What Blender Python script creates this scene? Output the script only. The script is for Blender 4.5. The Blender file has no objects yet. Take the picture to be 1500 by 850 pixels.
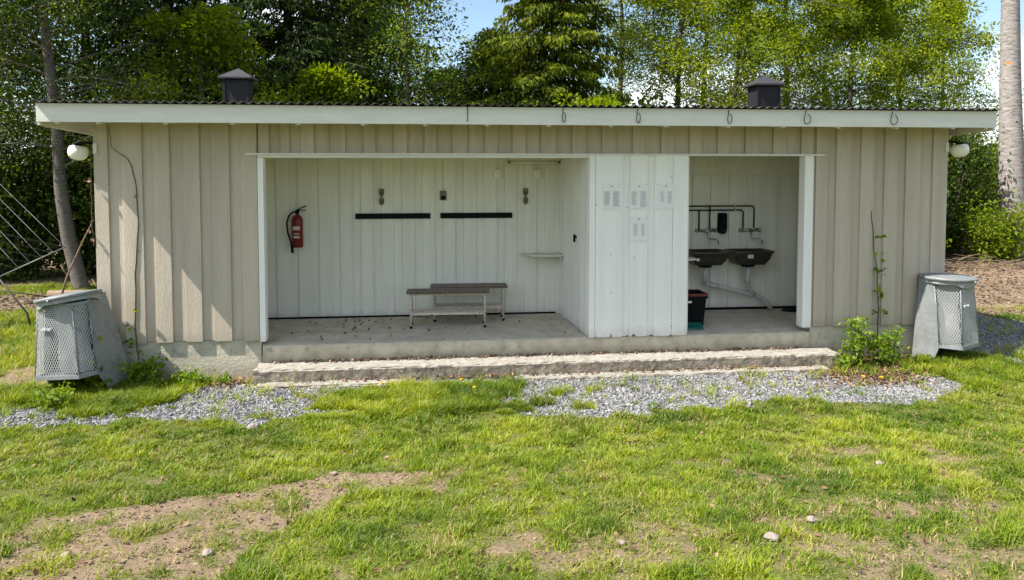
import bpy, bmesh, math, random
import numpy as np
from mathutils import Vector, Matrix, noise as mnoise
R = math.radians
PI = math.pi
random.seed(7)
rng = np.random.default_rng(7)
S = bpy.context.scene
COL = S.collection

# ------------------------------------------------------------------ camera, world, sun, exposure
cd = bpy.data.cameras.new('camera'); cam = bpy.data.objects.new('camera', cd); COL.objects.link(cam)
cd.lens = 26.4; cd.sensor_width = 36; cd.shift_y = -0.0828; cd.clip_start = 0.05; cd.clip_end = 900
yaw, pitch = 0.11115, 0.05072
cam.location = (3.762, -9.012, 2.0913)
cam.rotation_euler = (PI/2 - pitch, 0, -yaw)
S.camera = cam
SUN = Vector((-1.0, -0.27, 1.30)).normalized()
sd = bpy.data.lights.new('sun', 'SUN'); sd.energy = 5.0; sd.angle = R(0.5); sd.color = (1.0, 0.945, 0.86)
sun = bpy.data.objects.new('sun', sd); COL.objects.link(sun)
sun.rotation_euler = SUN.to_track_quat('Z', 'Y').to_euler(); sun.location = (-10, -5, 15)
W = bpy.data.worlds.new('World'); S.world = W; W.use_nodes = True
wn, wl = W.node_tree.nodes, W.node_tree.links
wn.clear()
out = wn.new('ShaderNodeOutputWorld'); bg = wn.new('ShaderNodeBackground'); bg.inputs[1].default_value = 0.10
sky = wn.new('ShaderNodeTexSky'); sky.sky_type = 'NISHITA'; sky.sun_disc = False
sky.sun_elevation = math.asin(SUN.z); sky.sun_rotation = math.atan2(SUN.x, SUN.y); sky.altitude = 100; sky.ozone_density = 2.0; sky.dust_density = .6
tc = wn.new('ShaderNodeTexCoord'); mp = wn.new('ShaderNodeMapping'); mp.inputs['Scale'].default_value = (1, 1, 2.0)
mp.inputs['Location'].default_value = (5.5, 2.7, 0.1)
n1 = wn.new('ShaderNodeTexNoise'); n1.inputs['Scale'].default_value = 2.4; n1.inputs['Detail'].default_value = 8; n1.inputs['Roughness'].default_value = .55
cr = wn.new('ShaderNodeValToRGB'); cr.color_ramp.elements[0].position = .50; cr.color_ramp.elements[1].position = .60
n2 = wn.new('ShaderNodeTexNoise'); n2.inputs['Scale'].default_value = 5; n2.inputs['Detail'].default_value = 5
cc = wn.new('ShaderNodeValToRGB'); cc.color_ramp.elements[0].color = (3.6, 3.9, 4.5, 1); cc.color_ramp.elements[0].position = .38
cc.color_ramp.elements[1].color = (9.5, 9.6, 9.8, 1); cc.color_ramp.elements[1].position = .56
mx = wn.new('ShaderNodeMix'); mx.data_type = 'RGBA'
wl.new(tc.outputs['Generated'], mp.inputs[0]); wl.new(mp.outputs[0], n1.inputs[0]); wl.new(mp.outputs[0], n2.inputs[0])
wl.new(n1.outputs[0], cr.inputs[0]); wl.new(n2.outputs[0], cc.inputs[0])
wl.new(cr.outputs[0], mx.inputs[0]); wl.new(sky.outputs[0], mx.inputs[6]); wl.new(cc.outputs[0], mx.inputs[7])
wl.new(mx.outputs[2], bg.inputs[0]); wl.new(bg.outputs[0], out.inputs[0])
S.view_settings.view_transform = 'Standard'; S.view_settings.look = 'None'
S.view_settings.exposure = 1.08; S.view_settings.gamma = 1; S.view_settings.use_curve_mapping = False
S.render.engine = 'CYCLES'
S.cycles.max_bounces = 6; S.cycles.diffuse_bounces = 4; S.cycles.transparent_max_bounces = 8

# ------------------------------------------------------------------ materials
MATS = {}
def mat(name, col, rough=.6, metal=0, var=.12, scale=6, bump=0, bscale=60, col2=None, stain=None, stretch=(1, 1, 1), spec=.4, c2pos=(.5, .62), bvar=0):
    """Procedural paint/metal/wood: base colour with noise variation, optional second colour patches and bump."""
    m = bpy.data.materials.new(name); m.use_nodes = True; n, l = m.node_tree.nodes, m.node_tree.links
    b = n['Principled BSDF']; b.inputs['Roughness'].default_value = rough; b.inputs['Metallic'].default_value = metal
    b.inputs['Specular IOR Level'].default_value = spec
    t = n.new('ShaderNodeTexCoord'); mpp = n.new('ShaderNodeMapping'); mpp.inputs['Scale'].default_value = stretch
    l.new(t.outputs['Object'], mpp.inputs[0])
    nz = n.new('ShaderNodeTexNoise'); nz.inputs['Scale'].default_value = scale; nz.inputs['Detail'].default_value = 6; nz.inputs['Roughness'].default_value = .65
    l.new(mpp.outputs[0], nz.inputs[0])
    rp = n.new('ShaderNodeValToRGB'); rp.color_ramp.elements[0].position = .3; rp.color_ramp.elements[1].position = .7
    rp.color_ramp.elements[0].color = (*[c*(1-var) for c in col], 1); rp.color_ramp.elements[1].color = (*[min(1, c*(1+var)) for c in col], 1)
    l.new(nz.outputs[0], rp.inputs[0]); cur = rp.outputs[0]
    if col2:
        n3 = n.new('ShaderNodeTexNoise'); n3.inputs['Scale'].default_value = scale*1.7; n3.inputs['Detail'].default_value = 8; n3.inputs['Roughness'].default_value = .7
        l.new(mpp.outputs[0], n3.inputs[0])
        r3 = n.new('ShaderNodeValToRGB'); r3.color_ramp.elements[0].position = c2pos[0]; r3.color_ramp.elements[1].position = c2pos[1]
        l.new(n3.outputs[0], r3.inputs[0])
        x = n.new('ShaderNodeMix'); x.data_type = 'RGBA'; x.inputs[7].default_value = (*col2, 1)
        l.new(r3.outputs[0], x.inputs[0]); l.new(cur, x.inputs[6]); cur = x.outputs[2]
    if stain:   # grime rising from the bottom edge: (z0, z1, colour, amount)
        z0, z1, sc, am = stain
        sp = n.new('ShaderNodeSeparateXYZ'); l.new(t.outputs['Object'], sp.inputs[0])
        n4 = n.new('ShaderNodeTexNoise'); n4.inputs['Scale'].default_value = 9; n4.inputs['Detail'].default_value = 7; l.new(t.outputs['Object'], n4.inputs[0])
        ma = n.new('ShaderNodeMath'); ma.operation = 'MULTIPLY_ADD'; ma.inputs[1].default_value = .5*(z1-z0)*2; ma.inputs[2].default_value = -(z1-z0)*.5
        l.new(n4.outputs[0], ma.inputs[0])
        ad = n.new('ShaderNodeMath'); l.new(sp.outputs[2], ad.inputs[0]); l.new(ma.outputs[0], ad.inputs[1])
        mr = n.new('ShaderNodeMapRange'); mr.inputs[1].default_value = z0; mr.inputs[2].default_value = z1; mr.inputs[3].default_value = am; mr.inputs[4].default_value = 0
        l.new(ad.outputs[0], mr.inputs[0])
        x = n.new('ShaderNodeMix'); x.data_type = 'RGBA'; x.inputs[7].default_value = (*sc, 1)
        l.new(mr.outputs[0], x.inputs[0]); l.new(cur, x.inputs[6]); cur = x.outputs[2]
    if bvar:    # each board weathered a little differently
        mb_ = n.new('ShaderNodeMapping'); mb_.inputs['Scale'].default_value = (3.3, 3.3, .12); l.new(t.outputs['Object'], mb_.inputs[0])
        n5 = n.new('ShaderNodeTexNoise'); n5.inputs['Scale'].default_value = 1.6; n5.inputs['Detail'].default_value = 3; l.new(mb_.outputs[0], n5.inputs[0])
        m5 = n.new('ShaderNodeMapRange'); m5.inputs[1].default_value = .3; m5.inputs[2].default_value = .7; m5.inputs[3].default_value = 1-bvar; m5.inputs[4].default_value = 1+bvar*.6; l.new(n5.outputs[0], m5.inputs[0])
        hv = n.new('ShaderNodeHueSaturation'); l.new(m5.outputs[0], hv.inputs['Value']); l.new(cur, hv.inputs['Color']); cur = hv.outputs[0]
    l.new(cur, b.inputs['Base Color'])
    if bump:
        nb = n.new('ShaderNodeTexNoise'); nb.inputs['Scale'].default_value = bscale; nb.inputs['Detail'].default_value = 6
        l.new(mpp.outputs[0], nb.inputs[0])
        bp = n.new('ShaderNodeBump'); bp.inputs['Strength'].default_value = bump; bp.inputs['Distance'].default_value = .01
        l.new(nb.outputs[0], bp.inputs['Height']); l.new(bp.outputs[0], b.inputs['Normal'])
    MATS[name] = m
    return m

def leafmat(name, ramp, trans=.45, rough=.5, spec=.3):
    """Leaf / blade material: colour from per-leaf attribute, diffuse with light passing through."""
    m = bpy.data.materials.new(name); m.use_nodes = True; n, l = m.node_tree.nodes, m.node_tree.links
    b = n['Principled BSDF']; b.inputs['Roughness'].default_value = rough; b.inputs['Specular IOR Level'].default_value = spec
    at = n.new('ShaderNodeAttribute'); at.attribute_name = 'rnd'
    rp = n.new('ShaderNodeValToRGB'); e = rp.color_ramp.elements
    while len(e) < len(ramp): e.new(.5)
    for i, (p, c) in enumerate(ramp): e[i].position = p; e[i].color = (*c, 1)
    l.new(at.outputs['Fac'], rp.inputs[0]); l.new(rp.outputs[0], b.inputs['Base Color'])
    tr = n.new('ShaderNodeBsdfTranslucent')
    hs = n.new('ShaderNodeHueSaturation'); hs.inputs['Hue'].default_value = .485; hs.inputs['Saturation'].default_value = 1.1; hs.inputs['Value'].default_value = 1.5
    l.new(rp.outputs[0], hs.inputs['Color']); l.new(hs.outputs[0], tr.inputs[0])
    ms = n.new('ShaderNodeMixShader'); ms.inputs[0].default_value = trans
    o = n['Material Output']
    l.new(b.outputs[0], ms.inputs[1]); l.new(tr.outputs[0], ms.inputs[2]); l.new(ms.outputs[0], o.inputs[0])
    return m

M = {}
M['facade'] = mat('beige_board_paint', (.50, .43, .34), .75, var=.05, scale=3, bump=.4, bscale=30, stretch=(4, 4, .7), col2=(.37, .315, .245), c2pos=(.56, .9), bvar=.13, stain=(.02, .22, (.27, .24, .18), .45))
M['fascia'] = mat('cream_trim_paint', (.68, .665, .58), .6, var=.07, scale=4, bump=.2, bscale=40, stretch=(.6, 4, 4), col2=(.46, .42, .33), c2pos=(.62, .8))
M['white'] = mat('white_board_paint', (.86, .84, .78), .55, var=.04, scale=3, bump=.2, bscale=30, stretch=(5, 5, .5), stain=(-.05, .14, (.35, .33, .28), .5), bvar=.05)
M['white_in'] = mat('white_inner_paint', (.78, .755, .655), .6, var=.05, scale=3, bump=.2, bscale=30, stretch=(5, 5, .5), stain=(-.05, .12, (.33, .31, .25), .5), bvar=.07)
M['concrete'] = mat('old_concrete', (.50, .445, .33), .9, var=.22, scale=5, bump=.6, bscale=35, col2=(.22, .19, .14), c2pos=(.56, .78), stain=(-.25, -.07, (.14, .11, .07), .7))
M['plinth'] = mat('plinth_concrete', (.46, .425, .33), .9, var=.2, scale=4, bump=.6, bscale=30, col2=(.25, .22, .17), c2pos=(.55, .75), stain=(-.4, -.22, (.2, .16, .11), .5))
M['floor'] = mat('floor_concrete', (.48, .435, .345), .85, var=.22, scale=4, bump=.4, bscale=40, col2=(.26, .23, .18), c2pos=(.54, .72))
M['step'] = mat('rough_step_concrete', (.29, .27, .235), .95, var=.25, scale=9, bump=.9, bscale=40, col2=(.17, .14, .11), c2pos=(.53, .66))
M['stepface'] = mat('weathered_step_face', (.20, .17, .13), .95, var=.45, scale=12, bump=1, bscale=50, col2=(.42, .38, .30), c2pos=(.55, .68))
M['roof'] = mat('dark_roof_sheet', (.045, .042, .042), .45, metal=.3, var=.3, scale=5, col2=(.13, .12, .10), c2pos=(.55, .8))
M['vent'] = mat('dark_sheet_metal', (.020, .019, .021), .6, var=.2, scale=6, spec=.2)
M['cap'] = mat('grey_cap_metal', (.055, .052, .054), .5, metal=.4, var=.2, scale=6)
M['galv'] = mat('galvanised_steel', (.235, .25, .25), .5, metal=.35, var=.16, scale=9, col2=(.17, .175, .175), c2pos=(.5, .75), stain=(-.45, -.2, (.2, .17, .13), .5))
M['mesh'] = mat('mesh_steel', (.44, .45, .44), .55, metal=.2, var=.1, scale=9)
M['bag'] = mat('thin_white_plastic', (.30, .30, .29), .35, var=.08, scale=12, bump=.8, bscale=14)
M['lamp'] = mat('opal_glass', (.85, .81, .70), .25, var=.04, scale=5)
M['red'] = mat('red_enamel', (.17, .006, .009), .3, var=.1, scale=8)
M['black'] = mat('black_rubber', (.006, .006, .007), .8, var=.2, spec=.15)
M['paper'] = mat('laminated_paper', (.80, .80, .77), .25, var=.02)
M['ink'] = mat('faded_ink', (.20, .20, .20), .6, var=.15, scale=40)
M['label'] = mat('pale_label', (.55, .50, .42), .5, var=.15, scale=30)
M['seat'] = mat('dark_brown_wood', (.10, .065, .048), .4, var=.35, scale=10, stretch=(1, 8, 8), bump=.3)
M['frame'] = mat('chipped_cream_enamel', (.60, .51, .40), .5, var=.15, scale=20, col2=(.10, .06, .04), c2pos=(.55, .62))
M['brass'] = mat('aged_brass', (.16, .13, .08), .5, metal=.5, var=.3, scale=30)
M['copper'] = mat('dark_copper_pipe', (.045, .03, .02), .5, metal=.5, var=.3, scale=20)
M['chrome'] = mat('dull_chrome', (.35, .34, .32), .3, metal=.9, var=.2, scale=20)
M['sink'] = mat('dark_sink_steel', (.10, .09, .075), .4, metal=.8, var=.3, scale=10)
M['pvc'] = mat('grey_drain_plastic', (.50, .50, .47), .5, var=.1, scale=12)
M['cratered'] = mat('dark_red_plastic', (.12, .02, .018), .45, var=.2)
M['green'] = mat('teal_plastic', (.01, .11, .09), .4, var=.2)
M['bark_dark'] = mat('dark_bark', (.06, .047, .036), .9, var=.5, scale=14, bump=1, bscale=25, stretch=(1, 1, .3), col2=(.11, .09, .07))
M['bark_birch'] = mat('birch_bark', (.13, .115, .095), .8, var=.2, scale=8, bump=.5, bscale=20, stretch=(.6, .6, 5), col2=(.05, .045, .04), c2pos=(.52, .6))
M['bark_aspen'] = mat('aspen_bark', (.29, .265, .245), .85, var=.3, scale=6, bump=1, bscale=16, stretch=(.7, .7, 3.5), col2=(.12, .095, .085), c2pos=(.50, .62))
M['twig'] = mat('twig_bark', (.10, .075, .05), .9, var=.4, scale=14)
M['wire'] = mat('grey_wire', (.13, .14, .15), .5, metal=.3, var=.1)
M['darkwire'] = mat('rusty_dark_wire', (.05, .045, .04), .6, metal=.4, var=.2)
M['stone'] = mat('pale_stone', (.25, .21, .18), .9, var=.25, scale=20, bump=.6)
M['deadwood'] = mat('dry_wood', (.22, .16, .11), .9, var=.3, scale=12, bump=.6, stretch=(1, 6, 6))
# foliage: ramps on a per-leaf random value
M['leaf_birch'] = leafmat('birch_leaf', [(0, (.03, .065, .008)), (.4, (.13, .19, .015)), (1, (.34, .40, .035))], .5, .6, .15)
M['leaf_dark'] = leafmat('dark_leaf', [(0, (.010, .026, .004)), (.6, (.04, .075, .009)), (1, (.18, .23, .02))], .35, .55, .25)
M['leaf_maple'] = leafmat('bright_leaf', [(0, (.06, .11, .008)), (.5, (.15, .22, .012)), (1, (.26, .31, .025))], .5, .6, .15)
M['needle'] = leafmat('spruce_needle', [(0, (.008, .018, .005)), (.6, (.025, .046, .008)), (1, (.07, .10, .012))], .15, .7, .1)
M['needle_tip'] = leafmat('spruce_young_needle', [(0, (.010, .022, .004)), (.5, (.055, .085, .008)), (1, (.20, .24, .015))], .3, .7, .1)
M['leaf_grey'] = leafmat('pale_leaf', [(0, (.022, .05, .008)), (.5, (.085, .14, .018)), (1, (.24, .31, .045))], .45, .6, .15)
M['grass'] = leafmat('grass_blade', [(0, (.42, .33, .16)), (.16, (.32, .29, .08)), (.22, (.055, .115, .008)), (.5, (.145, .22, .010)), (.75, (.235, .30, .016)), (1, (.36, .39, .04))], .4, .55)
M['weed'] = leafmat('weed_leaf', [(0, (.05, .12, .012)), (.5, (.13, .22, .015)), (1, (.28, .35, .04))], .45)
M['litter'] = leafmat('dry_leaf', [(0, (.06, .035, .02)), (.5, (.16, .09, .05)), (1, (.34, .23, .14))], .1, .8)
M['flower'] = leafmat('yellow_petal', [(0, (.7, .5, .01)), (1, (.8, .62, .02))], .2)
M['gravelmat'] = leafmat('crushed_stone', [(0, (.07, .07, .07)), (.4, (.17, .172, .175)), (.9, (.31, .305, .30)), (1, (.46, .42, .37))], 0, .85)

M['clod'] = leafmat('soil_crumb', [(0, (.06, .04, .028)), (.5, (.17, .12, .085)), (1, (.32, .24, .17))], 0, .9)
# aspen: orange lichen
def add_lichen(m):
    n, l = m.node_tree.nodes, m.node_tree.links; b = n['Principled BSDF']; src = b.inputs['Base Color'].links[0].from_socket
    t = n.new('ShaderNodeTexCoord'); nz = n.new('ShaderNodeTexNoise'); nz.inputs['Scale'].default_value = 4.2; nz.inputs['Detail'].default_value = 4
    mpp = n.new('ShaderNodeMapping'); mpp.inputs['Scale'].default_value = (1, 1, 1.7); mpp.inputs['Location'].default_value = (3, 1, 2)
    l.new(t.outputs['Object'], mpp.inputs[0]); l.new(mpp.outputs[0], nz.inputs[0])
    r = n.new('ShaderNodeValToRGB'); r.color_ramp.elements[0].position = .66; r.color_ramp.elements[1].position = .71; l.new(nz.outputs[0], r.inputs[0])
    x = n.new('ShaderNodeMix'); x.data_type = 'RGBA'; x.inputs[7].default_value = (.55, .20, .05, 1)
    l.new(r.outputs[0], x.inputs[0]); l.new(src, x.inputs[6]); l.new(x.outputs[2], b.inputs['Base Color'])
add_lichen(M['bark_aspen'])

# ------------------------------------------------------------------ mesh helpers
def link(name, me, m=None, parent=None):
    o = bpy.data.objects.new(name, me); COL.objects.link(o)
    if m is not None: me.materials.append(m)
    if parent is not None: o.parent = parent
    return o
def tag(o, label=None, cat=None, group=None, kind=None):
    if label: o['label'] = label
    if cat: o['category'] = cat
    if group: o['group'] = group
    if kind: o['kind'] = kind
    return o
def empty(name, loc, label, cat, group=None, rz=0):
    o = bpy.data.objects.new(name, None); COL.objects.link(o); o.location = loc; o.rotation_euler.z = rz; o.empty_display_size = .1
    return tag(o, label, cat, group)
def np_mesh(name, V, F, attr=None, smooth=False):
    """F is (n,k) int array, all faces k-gons."""
    V = np.asarray(V, dtype=np.float32); F = np.asarray(F, dtype=np.int32)
    me = bpy.data.meshes.new(name); n, k = F.shape
    me.vertices.add(len(V)); me.vertices.foreach_set('co', V.ravel())
    me.loops.add(n*k); me.loops.foreach_set('vertex_index', F.ravel())
    me.polygons.add(n); me.polygons.foreach_set('loop_start', np.arange(n, dtype=np.int32)*k)
    me.polygons.foreach_set('use_smooth', np.full(n, smooth))
    me.update(calc_edges=True)
    if attr is not None:
        for an, av in attr.items():
            a = me.attributes.new(an, 'FLOAT', 'POINT'); a.data.foreach_set('value', np.asarray(av, dtype=np.float32))
    return me

class MB:
    def __init__(s): s.v = []; s.f = []; s.sm = []
    def add(s, vs, fs, smooth=False):
        o = len(s.v); s.v += [tuple(v) for v in vs]; s.f += [tuple(i+o for i in f) for f in fs]; s.sm += [smooth]*len(fs); return s
    def box(s, x0, x1, y0, y1, z0, z1, rz=0, c=None, M4=None):
        vs = [(x, y, z) for z in (z0, z1) for x, y in ((x0, y0), (x1, y0), (x1, y1), (x0, y1))]
        if M4 is not None: vs = [M4 @ Vector(v) for v in vs]
        return s.add(vs, [(3, 2, 1, 0), (4, 5, 6, 7), (0, 1, 5, 4), (1, 2, 6, 5), (2, 3, 7, 6), (3, 0, 4, 7)])
    def tube(s, pts, r, n=8, cap=True, smooth=True):
        pts = [Vector(p) for p in pts]; rs = r if isinstance(r, (list, tuple)) else [r]*len(pts)
        vs = []; up = None
        for i, p in enumerate(pts):
            d = (pts[min(i+1, len(pts)-1)] - pts[max(i-1, 0)]).normalized()
            if up is None: up = d.orthogonal().normalized()
            up = (up - d*up.dot(d)).normalized(); sd_ = d.cross(up)
            for k in range(n):
                a = 2*PI*k/n; vs.append(p + (up*math.cos(a) + sd_*math.sin(a))*rs[i])
        fs = [(i*n+k, i*n+(k+1) % n, (i+1)*n+(k+1) % n, (i+1)*n+k) for i in range(len(pts)-1) for k in range(n)]
        s.add(vs, fs, smooth)
        if cap:
            o = len(s.v) - len(vs); s.f += [tuple(o+k for k in range(n))[::-1], tuple(o+(len(pts)-1)*n+k for k in range(n))]; s.sm += [False]*2
        return s
    def lathe(s, prof, n=24, M4=None, smooth=True, sx=1, sy=1):
        vs = [Vector((r*math.cos(2*PI*k/n)*sx, r*math.sin(2*PI*k/n)*sy, z)) for r, z in prof for k in range(n)]
        if M4 is not None: vs = [M4 @ v for v in vs]
        fs = [(i*n+k, i*n+(k+1) % n, (i+1)*n+(k+1) % n, (i+1)*n+k) for i in range(len(prof)-1) for k in range(n)]
        o = len(s.v); s.add(vs, fs, smooth)
        s.f += [tuple(o+k for k in range(n))[::-1], tuple(o+(len(prof)-1)*n+k for k in range(n))]; s.sm += [False]*2
        return s
    def mesh(s, name):
        me = bpy.data.meshes.new(name); me.from_pydata(s.v, [], s.f); me.polygons.foreach_set('use_smooth', s.sm); me.update(); return me
    def build(s, name, m, parent=None, bevel=0):
        o = link(name, s.mesh(name), m, parent)
        if bevel: b = o.modifiers.new('bevel', 'BEVEL'); b.width = bevel; b.segments = 2; b.limit_method = 'ANGLE'
        return o

def fbm(x, y, sc, seed=0, octv=4):
    """value noise on arrays"""
    x = np.asarray(x, float)*sc + seed*17.3; y = np.asarray(y, float)*sc + seed*9.1; r = np.zeros_like(x); a = .5
    for o in range(octv):
        xi = np.floor(x); yi = np.floor(y); fx = x-xi; fy = y-yi; fx = fx*fx*(3-2*fx); fy = fy*fy*(3-2*fy)
        h = lambda i, j: (np.sin((i*127.1 + j*311.7 + (seed+o)*74.7)) * 43758.5453) % 1.0
        r += a*((h(xi, yi)*(1-fx) + h(xi+1, yi)*fx)*(1-fy) + (h(xi, yi+1)*(1-fx) + h(xi+1, yi+1)*fx)*fy)
        x = x*2.03+1.7; y = y*2.03+3.1; a *= .5
    return r/(1-.5**octv)
def inpoly(x, y, P):
    x = np.asarray(x); y = np.asarray(y); c = np.zeros(x.shape, bool); n = len(P)
    for i in range(n):
        x0, y0 = P[i]; x1, y1 = P[i-1]
        if y0 == y1: continue
        c ^= ((y0 > y) != (y1 > y)) & (x < (x1-x0)*(y-y0)/(y1-y0)+x0)
    return c
def sstep(a, b, x):
    t = np.clip((x-a)/(b-a), 0, 1); return t*t*(3-2*t)

# ------------------------------------------------------------------ ground layout (metres, z=0 is the shelter floor)
GRAVEL = [(.55, -1.40), (1.16, -1.38), (1.6, -1.55), (2.07, -1.68), (2.61, -1.4), (3.02, -1.42), (3.56, -1.48), (4.4, -1.44), (5.0, -1.75), (5.5, -1.86), (5.86, -1.86), (6.06, -1.67), (6.77, -1.7), (7.59, -1.40), (8.05, -1.62), (8.44, -1.82), (8.84, -1.80), (9.59, -1.47), (9.95, -1.11), (9.46, -.80), (8.5, -.72), (8.5, -.2), (1.6, -.2), (1.25, -.28), (.95, -.45), (1.07, -.75), (.9, -1.1)]
GLEFT = [(-3.2, -.6), (-1.0, -.85), (-.59, -.94), (-.19, -.84), (.3, -1.22), (.9, -1.27), (1.16, -1.38), (.38, -1.50), (-.25, -1.58), (-1.2, -1.6), (-3.2, -1.3)]
GRIGHT = [(10.55, -.35), (10.5, .6), (10.48, 3.2), (12.2, 3.0), (13.2, 1.2), (12.3, -.2), (11.3, -.75)]
ISLAND = [(2.59, -1.29), (2.67, -.90), (3.23, -.62), (3.85, -.58), (4.8, -.58), (4.65, -1.05), (4.39, -1.48), (3.57, -1.52)]
GBIN = [(-.15, -1.0), (-.35, -.33), (.35, -.22), (1.0, -.22), (1.12, -.60), (.93, -1.08), (.36, -1.3)]
GTUFT = [(10.0, -1.3), (9.55, -.75), (10.1, -.25), (10.7, -.15), (11.0, -.5), (11.2, -1.2)]
DIRT = [(1.15, -4.25), (1.35, -3.80), (1.99, -3.66), (2.84, -3.22), (3.85, -3.2), (3.9, -3.5), (3.24, -3.72), (3.09, -4.01), (2.71, -4.34), (2.49, -4.9), (1.7, -5.6), (1.2, -5)]
DIRTC = [(4.7, -4.78, .55, .26), (6.17, -4.95, .5, .3), (7.0, -4.4, .55, .22), (7.4, -3.15, .7, .16), (5.3, -4.55, .35, .18), (3.41, -3.45, .4, .12), (6.25, -4.5, .4, .12), (7.9, -3.5, .5, .12), (6.7, -5.2, .7, .4), (5.9, -3.3, .3, .1), (8.9, -3.6, .5, .2)]
def gz(x, y):
    x = np.asarray(x, float); y = np.asarray(y, float)
    z = -.385 + .078*np.maximum(0, -y-1.9)*sstep(-1.9, -3.2, y)*.98
    z = z + .06*sstep(8.6, 10, x)*sstep(-1.2, -.2, y) + .05*sstep(.9, 0, x)*sstep(-1, 0, y)
    z = z + .035*(fbm(x, y, .7, 3, 3)-.5) * sstep(.0, -1.5, y)
    z = z + sstep(5.5, 12, y)*.25*(.3+fbm(x, y, .3, 5, 2)) + sstep(12, 20, x)*sstep(2.5, 9, y)*.45
    return z
def gz1(x, y): return float(gz(np.array([x]), np.array([y]))[0])
def masks(x, y):
    jx = x + (fbm(x, y, 5, 11, 3)-.5)*.28; jy = y + (fbm(x, y, 5, 23, 3)-.5)*.28
    isl = inpoly(jx, jy, ISLAND) | inpoly(jx, jy, GBIN) | inpoly(jx, jy, GTUFT)
    gr = (inpoly(jx, jy, GRAVEL) | inpoly(jx, jy, GLEFT) | inpoly(jx, jy, GRIGHT)) & ~isl
    jx = x + (fbm(x, y, 3, 31, 4)-.5)*.8; jy = y + (fbm(x, y, 3, 43, 4)-.5)*.5
    di = inpoly(jx, jy, DIRT).astype(float)*np.clip(.74+(fbm(x, y, 6, 57, 3)-.45)*2.2, .2, .95)
    nz = fbm(x, y, 4.5, 51, 4)
    for cx, cy, rx, ry in DIRTC:
        q = ((x-cx)/rx)**2 + ((y-cy)/ry)**2
        di = np.maximum(di, np.clip(.95-q*.8 + (nz-.5)*3.2, 0, .72)*(q < 2.5))
    di = np.maximum(di, np.clip((nz-.66)*6, 0, .5)*sstep(-1.8, -2.8, y))
    # dirt slopes behind on both sides
    bank = ((x > 10.6) & (y > 2.1) & (y < 7.2)) | ((x < -.2) & (y > 4.3) & (y < 6.1))
    di = np.where(bank, np.clip(.9+(nz-.5)*1.2, 0, 1), di)
    strip = (y > -.25) & (y < .6) & (x > -1.2) & (x < 11)
    di = np.where(strip & ~isl, .8, di)
    di = np.where((y > 7), .9, di)
    return gr, di, isl
# tensor grid, fine near the camera
def axis(a, b, fa, fb, fine, coarse):
    L = list(np.arange(fa, fb, fine)); s_ = fine; v = fa
    left = []
    while v > a: s_ = min(s_*1.18, coarse); v -= s_; left.append(v)
    s_ = fine; v = L[-1]; right = []
    while v < b: s_ = min(s_*1.18, coarse); v += s_; right.append(v)
    return np.array(left[::-1] + L + right)
gx = axis(-400, 420, -3, 12.5, .03, 40); gy = axis(-40, 700, -6.2, .3, .03, 40)
XX, YY = np.meshgrid(gx, gy); zz = gz(XX, YY)
gr, di, isl = masks(XX, YY)
near = sstep(-8, -6, YY)*sstep(8, 3, YY)
zz = zz + near*((fbm(XX, YY, 9, 61, 4)-.5)*.022 + di*(fbm(XX, YY, 12, 71, 4)-.5)*.05 - di*.008)
zz = np.where((XX > .0) & (XX < 10.4) & (YY > .1) & (YY < 2.5), -.5, zz)
nxv, nyv = len(gx), len(gy)
idx = np.arange(nxv*nyv).reshape(nyv, nxv)
F = np.stack([idx[:-1, :-1], idx[:-1, 1:], idx[1:, 1:], idx[1:, :-1]], -1).reshape(-1, 4)
V = np.stack([XX, YY, zz], -1).reshape(-1, 3)
leafy = (sstep(8.2, 8.7, XX)*sstep(-1.2, -.95, YY)*sstep(.2, 0, YY)*sstep(9.7, 9.2, XX)).ravel()
gme = np_mesh('ground', V, F, {'dirt': di.ravel(), 'gravel': gr.ravel().astype(float), 'leafy': leafy}, True)
def ground_mat():
    m = bpy.data.materials.new('lawn_soil'); m.use_nodes = True; n, l = m.node_tree.nodes, m.node_tree.links
    b = n['Principled BSDF']; b.inputs['Roughness'].default_value = .95; b.inputs['Specular IOR Level'].default_value = .15
    t = n.new('ShaderNodeTexCoord')
    def nz(sc, det=6): q = n.new('ShaderNodeTexNoise'); q.inputs['Scale'].default_value = sc; q.inputs['Detail'].default_value = det; q.inputs['Roughness'].default_value = .7; l.new(t.outputs['Object'], q.inputs[0]); return q
    def ramp(src, a, ca, bb, cb):
        r = n.new('ShaderNodeValToRGB'); r.color_ramp.elements[0].position = a; r.color_ramp.elements[1].position = bb
        r.color_ramp.elements[0].color = (*ca, 1); r.color_ramp.elements[1].color = (*cb, 1); l.new(src.outputs[0], r.inputs[0]); return r
    def mix(f, a, c):
        x = n.new('ShaderNodeMix'); x.data_type = 'RGBA'; l.new(f, x.inputs[0]); l.new(a, x.inputs[6]); l.new(c, x.inputs[7]); return x.outputs[2]
    def att(nm): a = n.new('ShaderNodeAttribute'); a.attribute_name = nm; return a.outputs['Fac']
    thatch = ramp(nz(55, 9), .38, (.035, .05, .010), .62, (.17, .17, .05))
    dirt = ramp(nz(30, 9), .35, (.15, .11, .075), .68, (.29, .205, .14))
    grv = ramp(nz(90), .35, (.12, .125, .13), .65, (.30, .31, .32))
    lit = ramp(nz(30), .4, (.10, .055, .03), .65, (.30, .19, .12))
    c = mix(att('dirt'), thatch.outputs[0], dirt.outputs[0])
    c = mix(att('gravel'), c, grv.outputs[0]); c = mix(att('leafy'), c, lit.outputs[0])
    l.new(c, b.inputs['Base Color'])
    bp = n.new('ShaderNodeBump'); bp.inputs['Strength'].default_value = .8; bp.inputs['Distance'].default_value = .012
    l.new(nz(70, 8).outputs[0], bp.inputs['Height']); l.new(bp.outputs[0], b.inputs['Normal'])
    return m
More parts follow.
